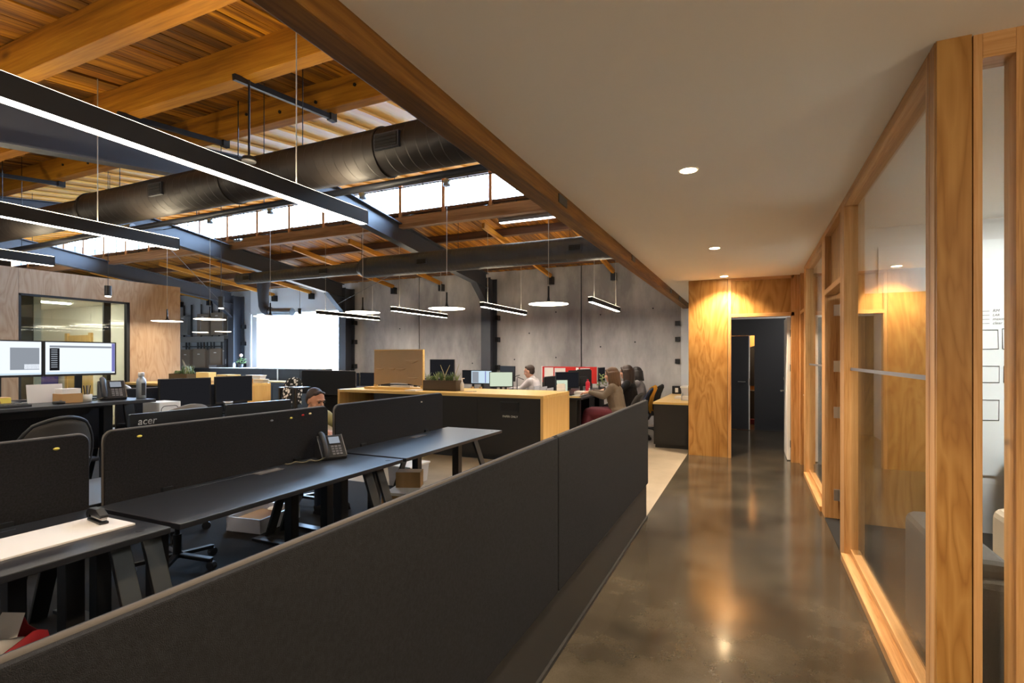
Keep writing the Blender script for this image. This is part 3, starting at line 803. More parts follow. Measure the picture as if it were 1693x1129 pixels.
# exhaust elbow at the back window
t = thing('exhaust_duct', 'galvanised exhaust elbow ending in a horizontal pipe above the back window', 'duct', (-12.87, 10.85, 0))
MB().cyl((0,0,3.10),(0,0,df(10.85)+0.02),0.13,0.19,n=20).build('riser', 'duct_smooth', t)
MB().tube([(0,0,3.13),(0.01,0,3.0),(0.07,0,2.89),(0.18,0,2.83),(0.3,0,2.82)],0.13,n=20).build('elbow', 'duct_smooth', t)
MB().cyl((0.28,0,2.82),(1.15,0,2.78),0.105,n=20).build('pipe', 'galvanised', t)
MB().tube([(-0.55,0.65,df(11.5)+0.01),(-0.55,0.65,3.05),(-0.5,0.65,2.97),(-0.3,0.65,2.94),(-0.2,1.13,2.94)],0.02,n=8).build('conduit', 'steel_black', t)
# struts between the purlins
for x in (-3.9, -5.5, -7.2, -8.9):
    m = MB().beam((x,3.0,rt(3.13)-0.03),(x,4.15,rt(4.07)-0.03),0.035,0.05)
    s = m.build('strut', 'steel_black', ce)
    MB().box(x-0.03,x+0.03,4.08,4.16,rt(4.07)-0.07,rt(4.07)+0.02).build('end_clip', 'steel_black', s)
t = thing('ceiling_speaker', 'small white round sensor hanging on a long black rod', 'sensor', (-3.88, 3.13, 0))
MB().cyl((0,0,3.2),(0,0,rt(3.13)+0.01),0.009,n=8).build('rod', 'steel_black', t)
MB().lathe([(0.0,3.22),(0.05,3.2),(0.06,3.175),(0.058,3.168),(0,3.166)]).build('cap', 'fixture_black', t)
MB().lathe([(0.0,3.158),(0.055,3.158),(0.057,3.168),(0.0,3.17)]).build('disc', 'plastic_white', t)

# conduit rod carrying the pendants
YR, ZR = 7.4, 4.407
rod = thing('conduit_rod', 'thin dark conduit crossing the clerestory windows', 'conduit', (-7, YR, ZR))
MB().cyl((-6.2,0,0),(5.6,0,0),0.010,n=8).build('conduit', 'steel_black', rod)
for x in (-5.0,-3.0,-0.6,1.4,3.3,5.0):
    MB().cyl((x,0,0),(x,0,dn(YR)-ZR+0.01),0.005,n=6).build('hanger_rod', 'steel_black', rod)
pend = None
pl = {-2.77:'round disc pendant at the end of the wooden counter nearest the timber beam',-4.55:'round disc pendant hanging over the planter on the black-fronted counter',
      -6.29:'round disc pendant hanging beside the end of the short linear light',-8.58:'round disc pendant hanging in front of the bright back window',
      -10.34:'round disc pendant hanging in front of the electrical panels',-11.75:'round disc pendant hanging against the plywood room wall'}
for x, lb in pl.items():
    if pend is None:
        pend = thing('disc_pendant', lb, 'pendant light', (x, YR, 0), 0, 'disc pendants over the counters')
        MB().lathe([(0,ZR-0.09),(0.062,ZR-0.09),(0.055,ZR-0.0),(0.03,ZR+0.02),(0,ZR+0.03)]).build('junction_box', 'galvanised', pend)
        MB().cyl((0,0,2.56),(0,0,ZR-0.08),0.0045,n=6).build('cord', 'cord_pale', pend)
        MB().cyl((0,0,2.39),(0,0,2.57),0.014,n=12).build('stem', 'steel_black', pend)
        MB().lathe([(0.014,2.41),(0.022,2.36),(0.05,2.318),(0.29,2.314),(0.298,2.308),(0.298,2.302)],n=40).build('shade', 'steel_black', pend)
        MB().lathe([(0.0,2.298),(0.27,2.298),(0.298,2.301),(0.298,2.303)],n=40).build('diffuser', 'led_pendant', pend)
    else:
        dup(pend, (x, YR, 0), 0, lb)
# small far pendants
for x, lb in ((-15.1,'small disc pendant in front of the conduit rack'),(-14.1,'small disc pendant left of the steel column by the back window')):
    t = thing('small_pendant', lb, 'pendant light', (x, 10.5, 0))
    MB().cyl((0,0,2.3),(0,0,df(10.5)+0.01),0.004,n=6).build('cord', 'piping_grey', t)
    MB().lathe([(0,2.30),(0.03,2.29),(0.21,2.27),(0.21,2.262)],n=28).build('shade', 'steel_black', t)
    MB().lathe([(0,2.258),(0.21,2.258),(0.21,2.263)],n=28).build('diffuser', 'led_pendant', t)
for x, y, zb, h, r, lb in ((-8.0,4.24,2.33,0.15,0.04,'black cylinder downlight hanging before the plywood room'),(-6.43,4.76,2.15,0.16,0.035,'black cylinder downlight hanging before the steel column'),
                        (-11.7,11.1,2.72,0.18,0.05,'small black cylinder light above the back window')):
    t = thing('cylinder_pendant', lb, 'pendant light', (x, y, 0))
    top = dn(y) if y < 8 else df(y)
    MB().cyl((0,0,zb+h),(0,0,top+0.01),0.004,n=6).build('cord', 'piping_grey', t)
    MB().cyl((0,0,zb+0.01),(0,0,zb+h),r,n=18).build('housing', 'fixture_black', t)
    MB().cyl((0,0,zb),(0,0,zb+0.012),r*0.85,n=18).build('lens', 'led_pendant', t)

def linear(x, y0, y1, zb, w, h, label, group):
    t = thing('linear_pendant', label, 'linear light', (x, (y0+y1)/2, 0), 0, group)
    L = (y1-y0)/2
    m = MB().box(-w/2,-w/2+0.006,-L,L,zb,zb+h).box(w/2-0.006,w/2,-L,L,zb,zb+h).box(-w/2,w/2,-L,-L+0.006,zb,zb+h).box(-w/2,w/2,L-0.006,L,zb,zb+h).box(-w/2+0.006,w/2-0.006,-L,L,zb+h*0.4,zb+h*0.6)
    m.build('housing', 'fixture_black', t)
    MB().box(-w/2+0.006,w/2-0.006,-L+0.006,L-0.006,zb+0.001,zb+0.006).build('diffuser', 'led_neutral' if L > 2 else 'led_short', t)
    MB().box(-w/2+0.006,w/2-0.006,-L+0.006,L-0.006,zb+h-0.006,zb+h+0.003).build('uplight', 'led_up', t)
    for yy in (-L+0.25, L-0.25) if L < 2 else (-L+0.4, 0, L-0.75):
        y = (y0+y1)/2 + yy
        top = dn(y) if y < 8 else df(y)
        MB().cyl((0,yy,zb+h*0.5),(0,yy,top+0.01),0.0045,n=6).build('cord', 'cord_pale', t)
linear(-3.06, -1.6, 3.62, 2.655, 0.085, 0.115, 'long black linear light over the empty desk row, lit above and below', 'long linear lights')
linear(-5.58, -1.6, 3.62, 2.65, 0.085, 0.115, 'long black linear light over the desk with lit monitors', 'long linear lights')
linear(-8.0, -1.6, 3.62, 2.65, 0.085, 0.115, 'long black linear light closest to the plywood room', 'long linear lights')
for x, lb in ((-2.5,'short black linear light in front of the concrete wall, closest to the timber beam'),(-4.59,'short black linear light in front of the steel column of the concrete wall'),
              (-6.65,'short black linear light in front of the left concrete panel'),(-8.66,'short black linear light by the bright back window')):
    linear(x, 8.7, 10.8, 2.45, 0.08, 0.085, lb, 'short linear lights over the back desks')
t = tag(MB().box(-4.2,-2.3,8.62,8.70,df(8.66)-0.10,df(8.66)-0.05).box(-4.2,-2.3,8.61,8.71,df(8.66)-0.05,df(8.66)+0.005).build('strip_light','galvanised'),'strip light fixed under the far roof deck above the small duct','light')
MB().box(-4.18,-2.32,8.615,8.705,df(8.66)-0.106,df(8.66)-0.1).build('tube', 'led_strip_cool', t)

# recessed downlights of the corridor, plus two unseen ones added to brighten its ceiling
first = None
for y, lb in ((-1.7,'added unseen downlight furthest from the plywood end wall'),(0.9,'added unseen downlight in the corridor ceiling above the entry'),(3.47,'round recessed downlight in the white ceiling by the meeting room glass'),(6.06,'round recessed downlight in the white ceiling midway along the corridor'),(8.22,'round recessed downlight close to the plywood end wall')):
    t = thing('downlight', lb, 'downlight', (-0.36, y, CZ), 0, 'corridor downlights')
    MB().lathe([(0.062,-0.004),(0.062,0.0),(0.05,0.0),(0.05,-0.004),(0.062,-0.004)],n=28).build('trim_ring', 'drywall', t)
    MB().lathe([(0.0,-0.002),(0.05,-0.002),(0.05,-0.0005)],n=28).build('lens', 'led_warm', t)
    sp = bpy.data.lights.new('downlight_beam', 'SPOT'); sp.energy = 88; sp.color = (1.0, 0.79, 0.54); sp.spot_size = R(125); sp.spot_blend = 0.7; sp.shadow_soft_size = 0.05
    so = bpy.data.objects.new('downlight_beam', sp); COL.objects.link(so); so.parent = t; so.location = (0, 0, -0.012)
# meeting room panel light and office light (unseen ceilings of the glazed rooms)
for (x, y, lb) in ((2.3,4.3,'ceiling panel light of the glazed meeting room'),(2.2,7.2,'ceiling panel light of the second glazed room')):
    tag(MB().box(x-0.3,x+0.3,y-0.3,y+0.3,CZ-0.012,CZ).build('panel_light', 'led_meeting'), lb, 'light')
l = bpy.data.lights.new('closet_lamp', 'POINT'); l.energy = 20; l.color = (1,0.7,0.4); l.shadow_soft_size = 0.1
o = bpy.data.objects.new('closet_lamp', l); COL.objects.link(o); o.location = (0.2, 12.9, 2.3)

tag(MB().box(0.8,1.35,9.4,11.4,CZ-0.012,CZ-0.0005).build('panel_light','led_store_fill'),'ceiling panel light added to lighten the charcoal store room','light')  # unseen panel added to lighten the dark store room
def wire(label, pts, r=0.006, mat='steel_black', cat='conduit'):
    return tag(MB().tube(pts, r, n=6).build('conduit', mat), label, cat)
wire('thin dark conduit running beside the large duct towards the plywood room', [(-9.5,3.9,3.30),(-6.1,3.9,3.38),(-5.0,3.9,3.42),(-5.0,3.9,dn(3.9))])
wire('thin diagonal steel tie rod from a rafter down to the column by the back window', [(-10.6,6.6,rb(6.6)),(-15.2,11.5,3.02)], 0.006)
wire('thin diagonal steel tie rod below the small duct', [(-6.0,8.9,rb(8.9)),(-10.6,11.4,3.0)], 0.006)
wire('thin pale conduit beside the bright clerestory boards', [(-5.6,5.2,4.10),(-4.1,5.2,4.15),(-3.6,5.2,4.18),(-3.6,5.2,dn(5.2))], 0.007, 'galvanised')
wire('short dark conduit over the plywood room', [(-12.4,6.6,4.0),(-9.6,6.6,4.05),(-9.6,6.6,dn(6.6))], 0.008)
for k,x in enumerate((-9.9,-11.2)):
    t=thing('spot_head',('grey spotlight cluster on the conduit above the plywood room','small grey spotlight beside the clerestory sill')[k],'spotlight',(x,7.75,4.0))
    for dx in (-0.07,0.0,0.07): MB().cyl((dx,0.0,0.0),(dx+0.01,-0.07,-0.03),0.025,0.032,n=12).build('head','galvanised',t)
    MB().box(-0.1,0.1,-0.01,0.01,0.0,0.02).cyl((0,0,0.0),(0,0,dn(7.75)-4.0+0.01),0.006,n=6).build('bracket','steel_black',t)

# unseen globe lamps added behind the camera to brighten ceiling and front wall
for k,(x,y,lb) in enumerate(((2.3,0.4,'unseen opal globe lamp added beside the meeting room'),(3.3,-1.7,'unseen opal globe lamp added at the front wall'))):
    t=thing('fill_globe',lb,'pendant light',(x,y,0))
    MB().cyl((0,0,2.0),(0,0,CZ),0.006,n=8).build('cord','steel_black',t)
    MB().ell((0,0,1.85),(0.17,0.17,0.17),24,16).build('globe','led_fill',t)
    MB().lathe([(0,2.05),(0.05,2.04),(0.05,2.0),(0,2.0)],n=18).build('cap','steel_black',t)
# ================================================================== FURNITURE
def chair_back(u, v):      # front face of a chair back: u across -1..1, v up 0..1
    w = 0.235*(1-0.28*abs(2*v-0.9)**2.2)
    x = -0.25 - 0.10*v**1.5 + 0.07*u*u + 0.03*math.sin(v*3.0)
    return Vector((x, u*w, 0.58+0.45*v - 0.05*v*u*u))
def office_chair(name, label, loc, rz, back='mesh_fabric', seat='mesh_fabric', scale=1.0, kind='mesh', arms=True, group=None, drop=0.0):
    t = thing(name, label, 'chair', loc, rz, group); D = drop
    t.scale = (scale,)*3
    for k in range(5):
        a = 2*math.pi*k/5 + 0.3
        c, s = math.cos(a), math.sin(a)
        lg = MB().beam((0.03*c,0.03*s,0.10),(0.29*c,0.29*s,0.075),0.045,0.03).build('leg', 'plastic_black', t, bevel=0.006)
        MB().cyl((0.29*c-0.02*s,0.29*s+0.02*c,0.032),(0.29*c+0.02*s,0.29*s-0.02*c,0.032),0.032,n=14).cyl((0.29*c,0.29*s,0.03),(0.29*c,0.29*s,0.075),0.008,n=8).build('caster', 'plastic_dark', lg)
    MB().cyl((0,0,0.08),(0,0,0.26),0.03,n=14).cyl((0,0,0.26),(0,0,0.42-D),0.018,n=14).build('gas_lift', 'plastic_black', t)
    MB().box(-0.12,0.12,-0.1,0.1,0.40-D,0.44-D).build('mechanism', 'plastic_black', t, bevel=0.01)
    MB().prism(rrect(0.48,0.50,0.10,5,0.02,0), 0.44-D, 0.52-D).build('seat', seat, t, bevel=0.018, seg=3)
    # backrest: curved sheet in a frame
    N, M_ = 9, 8
    vs = []; fs = []
    def bp(u, v): return chair_back(u, v) - Vector((0,0,D))
    for j in range(M_+1):
        for i in range(N+1): vs.append(bp(-1+2*i/N, j/M_))
    n0 = len(vs); vs += [p + Vector((-0.014 if kind == 'mesh' else -0.04,0,0)) for p in vs]
    for j in range(M_):
        for i in range(N):
            a = j*(N+1)+i
            fs.append((a,a+1,a+N+2,a+N+1)); fs.append((n0+a+N+1,n0+a+N+2,n0+a+1,n0+a))
    edge = [i for i in range(N+1)] + [j*(N+1)+N for j in range(1,M_+1)] + [M_*(N+1)+i for i in range(N-1,-1,-1)] + [j*(N+1) for j in range(M_-1,0,-1)]
    for a, b in zip(edge, edge[1:]+edge[:1]): fs.append((b,a,n0+a,n0+b))
    bk = MB().add(vs, fs, True).build('backrest', back, t)
    if kind == 'mesh':
        MB().tube([vs[e] + Vector((-0.007,0,0)) for e in edge] + [vs[edge[0]] + Vector((-0.007,0,0))], 0.013, n=8, caps=False).build('back_frame', 'plastic_dark', bk)
        MB().tube([bp(-0.9,0.3)+Vector((-0.02,0,0)), bp(-0.5,0.34)+Vector((-0.04,0,0)), bp(0,0.36)+Vector((-0.05,0,0)), bp(0.5,0.34)+Vector((-0.04,0,0)), bp(0.9,0.3)+Vector((-0.02,0,0))], 0.015, n=8).build('lumbar_bar', 'plastic_dark', bk)
    MB().tube([(-0.10,0,0.42-D),(-0.24,0,0.44-D),(-0.31,0,0.56-D),(-0.32,0,0.72-D)],0.022,n=10).build('back_post', 'plastic_black', t)
    if arms:
        for s in (-1,1):
            ar = MB().tube([(0.0,s*0.22,0.45-D),(0.0,s*0.28,0.46-D),(-0.02,s*0.29,0.55-D),(-0.02,s*0.29,0.66-D)],0.014,n=8).build('arm', 'plastic_black', t)
            MB().box(-0.13,0.12,s*0.29-0.035,s*0.29+0.035,0.655-D,0.685-D).build('armrest', 'plastic_dark', ar, bevel=0.01)
    return t

def monitor(label, loc, rz, w=0.54, h=0.31, zc=0.32, screen='screen_dark', arm=False, logo=None, group=None, tilt=0.0):
    """screen faces local +x; loc = foot on the desk"""
    t = thing('monitor', label, 'monitor', loc, rz, group)
    b = MB().prism(rrect(w, h, 0.006, 3, 0, zc), -0.004, 0.018, 'x').build('bezel', 'plastic_black', t)
    MB().prism(rrect(w*0.6, h*0.42, 0.03, 4, 0, zc-h*0.1), -0.032, -0.004, 'x').build('back_shell', 'plastic_dark', b)
    s = MB().box(0.0181, 0.0195, -w/2+0.012, w/2-0.012, zc-h/2+0.018, zc+h/2-0.010).build('screen', screen, t)
    MB().beam((-0.04,0,0.01),(-0.035,0,zc),0.05,0.022,(1,0,0)).build('neck', 'plastic_black', t)
    MB().prism(rrect(0.2,0.24,0.03,4,-0.02,0), 0, 0.012).build('foot', 'plastic_black', t)
    if logo:
        text_mesh('logo', logo, 0.064, 'logo_grey', b, (-0.0055, w*0.34, zc+h*0.31), (R(90),0,R(-90)), 0.0008, 'CENTER', 0.15)
    return t, s

# ---- foreground partition
t = thing('low_partition', 'charcoal fabric partition wall standing along the polished corridor', 'partition', (-0.90, 2.5, 0))
for y0, y1 in ((-2.45,-0.018),(-0.004,2.5)):
    p = MB().prism(rrect(y1-y0, 0.775, 0.012, 3, (y0+y1)/2, 0.325+0.775/2), -0.022, 0.022, 'x').build('fabric_panel', 'fabric_charcoal_dark', t, bevel=0.004)
    MB().tube([(0.0,y0+0.02,1.098),(0.0,y1-0.02,1.098)],0.009,n=8).build('piping', 'piping_dark', p)
MB().box(-0.012,0.008,-2.45,2.485,0.02,0.40).build('kick_panel', 'panel_black', t)
MB().box(-0.02,0.022,-2.45,2.485,0.0,0.022).build('base_rail', 'laminate_edge', t)
MB().box(-0.006,0.006,-0.018,-0.004,0.33,1.09).build('joint_post', 'panel_black', t)

# ---- desk system
def desk(label, x, yc, Ld, rz, z=0.74, lid=True, group=None):
    t = thing('desk', label, 'desk', (x, yc, 0), rz, group)
    MB().box(-0.33,0.33,-Ld/2,Ld/2,z-0.028,z).build('desktop', 'laminate_black', t, bevel=0.004)
    for s in (-1,1):
        y = s*(Ld/2-0.05)
        MB().beam((0.0,y,z-0.035),(0.27,y,0.0),0.085,0.022,(1,0,0.4)).beam((-0.24,y,z-0.042),(0.015,y,z-0.042),0.085,0.022).build('slanted_leg', 'leg_steel', t, bevel=0.003)
        y = s*(Ld/2-0.17)
        lg = MB().box(-0.15,-0.075,y-0.0375,y+0.0375,0.02,z-0.026).build('leg', 'steel_black', t, bevel=0.004)
        MB().box(-0.31,0.29,y-0.04,y+0.04,0.0,0.022).build('foot', 'steel_black', lg, bevel=0.004)
    MB().box(-0.14,-0.08,-Ld/2+0.17,Ld/2-0.17,z-0.08,z-0.027).build('crossbeam', 'steel_black', t)
    MB().box(-0.32,-0.22,-Ld/2+0.25,Ld/2-0.25,z-0.13,z-0.027).build('cable_tray', 'steel_black', t)
    if lid:
        MB().box(-0.27,-0.19,0.02,0.22,z,z+0.003).build('cable_lid', 'lid_grey', t)
        MB().box(-0.275,-0.265,-0.45,0.55,z,z+0.0015).build('cable_slot', 'steel_painted', t)
    MB().cyl((0.26,Ld/2-0.09,z),(0.26,Ld/2-0.09,z+0.0012),0.018,n=14).build('grommet', 'laminate_edge', t)
    return t
yd = [(-0.2,1.51),(1.55,3.235),(3.275,4.95)]
r1 = ['black desk carrying the stapler and the white slab','empty black desk carrying the telephone','empty black desk at the open end of the row, facing the counter']
r2 = ['black desk behind the privacy screen at the closed end','black desk with the logo-backed monitor, behind the privacy screen','black desk where the man in olive works']
for (a,b), l1, l2 in zip(yd, r1, r2):
    desk(l1, -2.70, (a+b)/2, b-a, 0)
    desk(l2, -3.43, (a+b)/2, b-a, math.pi)
def screen_panel(label, x, y0, y1, z0=0.62, z1=1.114, pins=(), mat='fabric_charcoal', rz=0.0, loc=None, cw=0.037):
    t = thing('privacy_screen', label, 'screen', loc or (x, (y0+y1)/2, z0), rz)
    w = y1-y0
    out = rrect(w, z1-z0, 0.045, 6, 0, (z1-z0)/2)
    MB().prism(out, -0.018, 0.018, 'x').build('panel', mat, t, bevel=0.004)
    MB().tube([(0,p[0],p[1]) for p in out if True]+[(0,out[0][0],out[0][1])],0.0075,n=6,caps=False).build('piping', 'piping_grey', t)
    for s in (-1,1): MB().box(-cw,cw,s*w*0.3-0.03,s*w*0.3+0.03,0.04,0.14).build('clamp', 'steel_black', t)
    for (py,pz,c) in pins: MB().ell((0.022,py,pz),(0.006,0.014,0.007),8,6).build('pin', c, t)
    return t
screen_panel('charcoal privacy screen behind the white slab, one yellow pin', -3.065, -0.15, 1.53, pins=((0.70,0.44,'sticky_yellow'),))
screen_panel('charcoal privacy screen behind the telephone, pins along its edge', -3.065, 1.60, 3.175, pins=((-0.62,0.45,'sticky_yellow'),(0.25,0.44,'plastic_grey'),(0.42,0.44,'sticky_yellow'),(0.53,0.45,'felt_red'),(0.60,0.455,'paper_cream')))
screen_panel('charcoal privacy screen at the end of the row by the counter', -3.065, 3.26, 4.87, pins=((0.4,0.43,'paper_white'),))
# row of the lit monitors (raised desk) and of the dark monitors
desk('black desk raised to standing height below the lit monitors', -5.185, 2.13, 1.66, 0, 1.13, lid=False)
desk('black desk below the two dark monitors', -5.185, 3.85, 1.70, 0, 0.87, lid=False)
desk('black desk on the far side of the lit monitors', -5.96, 2.13, 1.66, math.pi, 0.74, lid=False)
desk('black desk on the far side of the dark monitors', -5.96, 3.85, 1.70, math.pi, 0.74, lid=False)
screen_panel('charcoal privacy screen behind the dark monitors', -5.572, 3.02, 4.46, 0.66, 1.19, cw=0.06)
screen_panel('charcoal privacy screen behind the raised desk', -5.572, 1.32, 2.96, 0.66, 1.14, cw=0.06)

# ---- counters
def counter(label, x0, x1, y0, y1, z, open_left=0.0, slot=None):
    t = thing('wood_counter', label, 'counter', ((x0+x1)/2, y0, 0))
    a = x0-(x0+x1)/2; b = -a; D = y1-y0
    MB().box(a,b,0,D,z-0.045,z).build('countertop', 'counter_maple', t, bevel=0.003)
    MB().box(b-0.045,b,0,D,0,z-0.045).build('end_panel', 'counter_maple_z', t, bevel=0.003)
    MB().box(a,a+0.045,0,D,0,z-0.045).build('end_panel', 'counter_maple_z', t, bevel=0.003)
    if open_left:
        MB().box(a+open_left,b-0.05,0.02,D-0.02,0.08,z-0.05).build('cabinet_body', 'panel_black', t)
        MB().box(a+0.045,a+open_left,D-0.06,D-0.02,0.08,z-0.05).build('back_panel', 'panel_black', t)
        MB().box(a+0.05,a+open_left,0.04,D-0.06,0.40,0.43).build('shelf', 'panel_black', t)
        m = MB().box(a+0.06,b-0.06,0.07,D-0.05,0,0.08)
    else:
        MB().box(a+0.05,b-0.05,0.02,D-0.02,0.08,z-0.05).build('cabinet_body', 'panel_black', t)
        m = MB().box(a+0.06,b-0.06,0.07,D-0.05,0,0.08)
    m.build('plinth', 'laminate_edge', t)
    return t
c1 = counter('long maple counter with black front, planter and tan board on top', -6.36, -2.64, 6.85, 8.0, 0.965, 0.75)
sl = MB().box(1.18,1.48,0.008,0.03,0.72,0.86).build('paper_slot', 'steel_black', c1)
MB().box(1.20,1.46,0.005,0.012,0.735,0.845).build('opening', 'ink_black', sl)
text_mesh('lettering', 'PAPER ONLY', 0.042, 'ink_white', c1, (1.34, 0.0185, 0.635), (R(90),0,0), 0.0006)
for x in (-1.1, -0.15, 0.8): MB().box(x-0.004,x+0.004,0.016,0.025,0.09,0.91).build('door_gap', 'ink_black', c1)
c2 = counter('maple counter with black front in front of the plywood room', -12.36, -9.26, 6.8, 8.0, 0.965, 0.0)
t = thing('side_counter', 'black counter with wooden top beside the plywood end wall', 'counter', (-1.19, 8.93, 0))
MB().box(-0.30,0.30,0,2.6,0.725,0.76).build('countertop', 'counter_maple', t, bevel=0.003)
MB().box(-0.29,0.29,0.012,2.58,0.06,0.725).build('cabinet_body', 'panel_black', t)
MB().box(-0.27,0.29,0.05,2.55,0,0.06).build('plinth', 'laminate_edge', t)
t = tag(MB().box(-0.89,-0.865,8.55,8.75,0.0,1.06).build('edge_panel','panel_black'),'tall narrow black panel at the end of the side counter','panel')

# ---- back wall joinery below the bright window
t = thing('storage_cabinet', 'long charcoal cabinet below the bright back window with pale top edge', 'cabinet', (-12.9, 11.2, 0))
MB().box(-2.75,2.0,0,0.33,0,1.16).build('body', 'wall_charcoal', t)
MB().box(-2.77,2.0,-0.01,0.34,1.16,1.185).build('top', 'drywall_cool', t)
for x in (-1.6,-0.4,0.25,1.1): MB().box(x-0.004,x+0.004,-0.004,0.01,0.05,1.15).build('door_gap', 'ink_black', t)
MB().box(0.19,0.245,-0.006,0.01,0.0,1.17).build('post', 'drywall_cool', t)
t = thing('credenza', 'low black drawer credenza with maple top', 'cabinet', (-11.7, 10.68, 0))
MB().box(-1.5,1.2,-0.01,0.46,0.80,0.835).build('top', 'counter_maple', t, bevel=0.003)
MB().box(-1.49,1.19,0.0,0.45,0,0.80).build('body', 'panel_black', t)
for x in (-1.0,-0.1,0.75):
    for z in (0.52,0.18):
        dd = MB().box(x-0.4,x+0.4,-0.014,0.0,z-0.13,z+0.2).build('drawer', 'panel_black', t)
        MB().ell((x,-0.026,z+0.13),(0.014,0.012,0.014),10,6).build('knob', 'brushed_steel', dd)

# ---- chairs
office_chair('task_chair', 'mesh-back office chair with dark frame in front of the raised desk', (-4.84,2.10,0), math.pi, scale=1.04)
office_chair('task_chair', 'grey upholstered chair in front of the dark monitors', (-4.53,2.82,0), R(180), 'chair_grey', 'chair_grey', 1.09, 'pad')
office_chair('task_chair', 'dark office chair under the desk with the logo-backed monitor', (-3.73,2.42,0), 0.0, 'plastic_dark', 'plastic_dark', 0.92, 'mesh')
office_chair('task_chair', 'dark office chair the man in olive sits on', (-4.17,3.97,0), 0.0, 'plastic_dark', 'plastic_dark', 0.86, 'mesh', arms=False, drop=0.05)
office_chair('task_chair', 'brown upholstered chair by the counter at the plywood room', (-8.95,6.08,0), R(80), 'chair_brown', 'chair_brown', 1.08, 'pad')
office_chair('task_chair', 'white shell chair by the counter at the plywood room', (-9.75,5.75,0), R(80), 'plastic_white', 'plastic_white', 1.03, 'pad')
office_chair('task_chair', 'blue chair under the man in the white sweater', (-3.93,10.0,0), math.pi, 'chair_blue', 'chair_blue', 1.0, 'pad', arms=False, drop=0.06)
office_chair('task_chair', 'dark chair under the woman in the taupe cardigan', (-1.98,8.82,0), math.pi, 'cloth_black', 'cloth_black', 0.93, 'pad', arms=False, drop=0.045)
office_chair('task_chair', 'navy chair with a mustard jacket over its back', (-1.95,9.76,0), math.pi, 'chair_blue', 'chair_blue', 1.0, 'pad', arms=False, drop=0.06)
office_chair('task_chair', 'dark chair with a black coat hung on its back', (-1.96,10.70,0), math.pi, 'cloth_black', 'cloth_black', 0.98, 'pad', arms=False, drop=0.066)
def draped(name, label, loc, rz, mat, u0, u1, low, scale=1.0, drop=0.0, cat='jacket', vf=0.55):
    """garment folded over a padded chair back (same loc, rz, scale and drop as the chair): a front flap, the fold and a rear flap that follow the backrest"""
    t = thing(name, label, cat, loc, rz); t.scale = (scale,)*3
    vs=[]; fs=[]; n=14
    for i in range(n+1):
        u=u0+(u1-u0)*i/n; rip=0.006*(1+math.sin(11*u)); row=[]
        for v in (vf,vf+(0.97-vf)*0.5,0.97): row.append(chair_back(u,v)+Vector((0.014+rip,0,0)))
        top=chair_back(u,1.0); row.append(top+Vector((0.006,0,0.014))); row.append(top+Vector((-0.02,0,0.02+rip))); row.append(top+Vector((-0.046,0,0.012)))
        for v in (0.93,0.65,0.35,0.08): row.append(chair_back(u,v)+Vector((-0.056-rip,0,0)))
        b=row[-1]; row.append(Vector((b.x-0.012-rip,b.y*1.04,low+0.02*math.sin(7*u)+drop)))
        vs+=[q-Vector((0,0,drop)) for q in row]
    m=len(row)
    for i in range(n):
        for k in range(m-1): fs.append((i*m+k,i*m+k+1,(i+1)*m+k+1,(i+1)*m+k))
    o = MB().add(vs,fs,True).build('cloth', mat, t)
    sm = o.modifiers.new('thickness','SOLIDIFY'); sm.thickness = 0.01; sm.offset = 0
    return t
draped('jacket', 'mustard jacket folded over the navy chair back', (-1.95,9.76,0), math.pi, 'cloth_mustard', -0.98, 0.75, 0.52, 1.0, 0.06)
draped('coat', 'black coat hanging over the chair back by the woman in grey', (-1.96,10.70,0), math.pi, 'cloth_black', -1.0, 1.0, 0.38, 0.98, 0.066)
# ================================================================== SMALL THINGS ON THE NEAR DESKS
# white slab and stapler
tag(MB().box(-2.835,-2.545,0.98,1.46,0.7405,0.7485).build('paper_pad','paper_white',bevel=0.001),'white slab of paper lying on the black desk','paper')
t = thing('stapler','black and chrome stapler standing on the white slab','stapler',(-2.72,1.40,0.7485),R(-8))
MB().box(-0.07,0.07,-0.018,0.018,0,0.012).build('base','plastic_black',t,bevel=0.004)
MB().prism([(-0.075,0.028),(0.065,0.026),(0.07,0.04),(0.02,0.062),(-0.06,0.058),(-0.078,0.045)],-0.017,0.017,'y').build('lever_cover','plastic_black',t,bevel=0.004)
MB().box(-0.06,0.072,-0.010,0.010,0.018,0.03).build('magazine','brushed_steel',t)
MB().cyl((-0.06,-0.019,0.03),(-0.06,0.019,0.03),0.016,n=12).build('hinge','plastic_black',t)

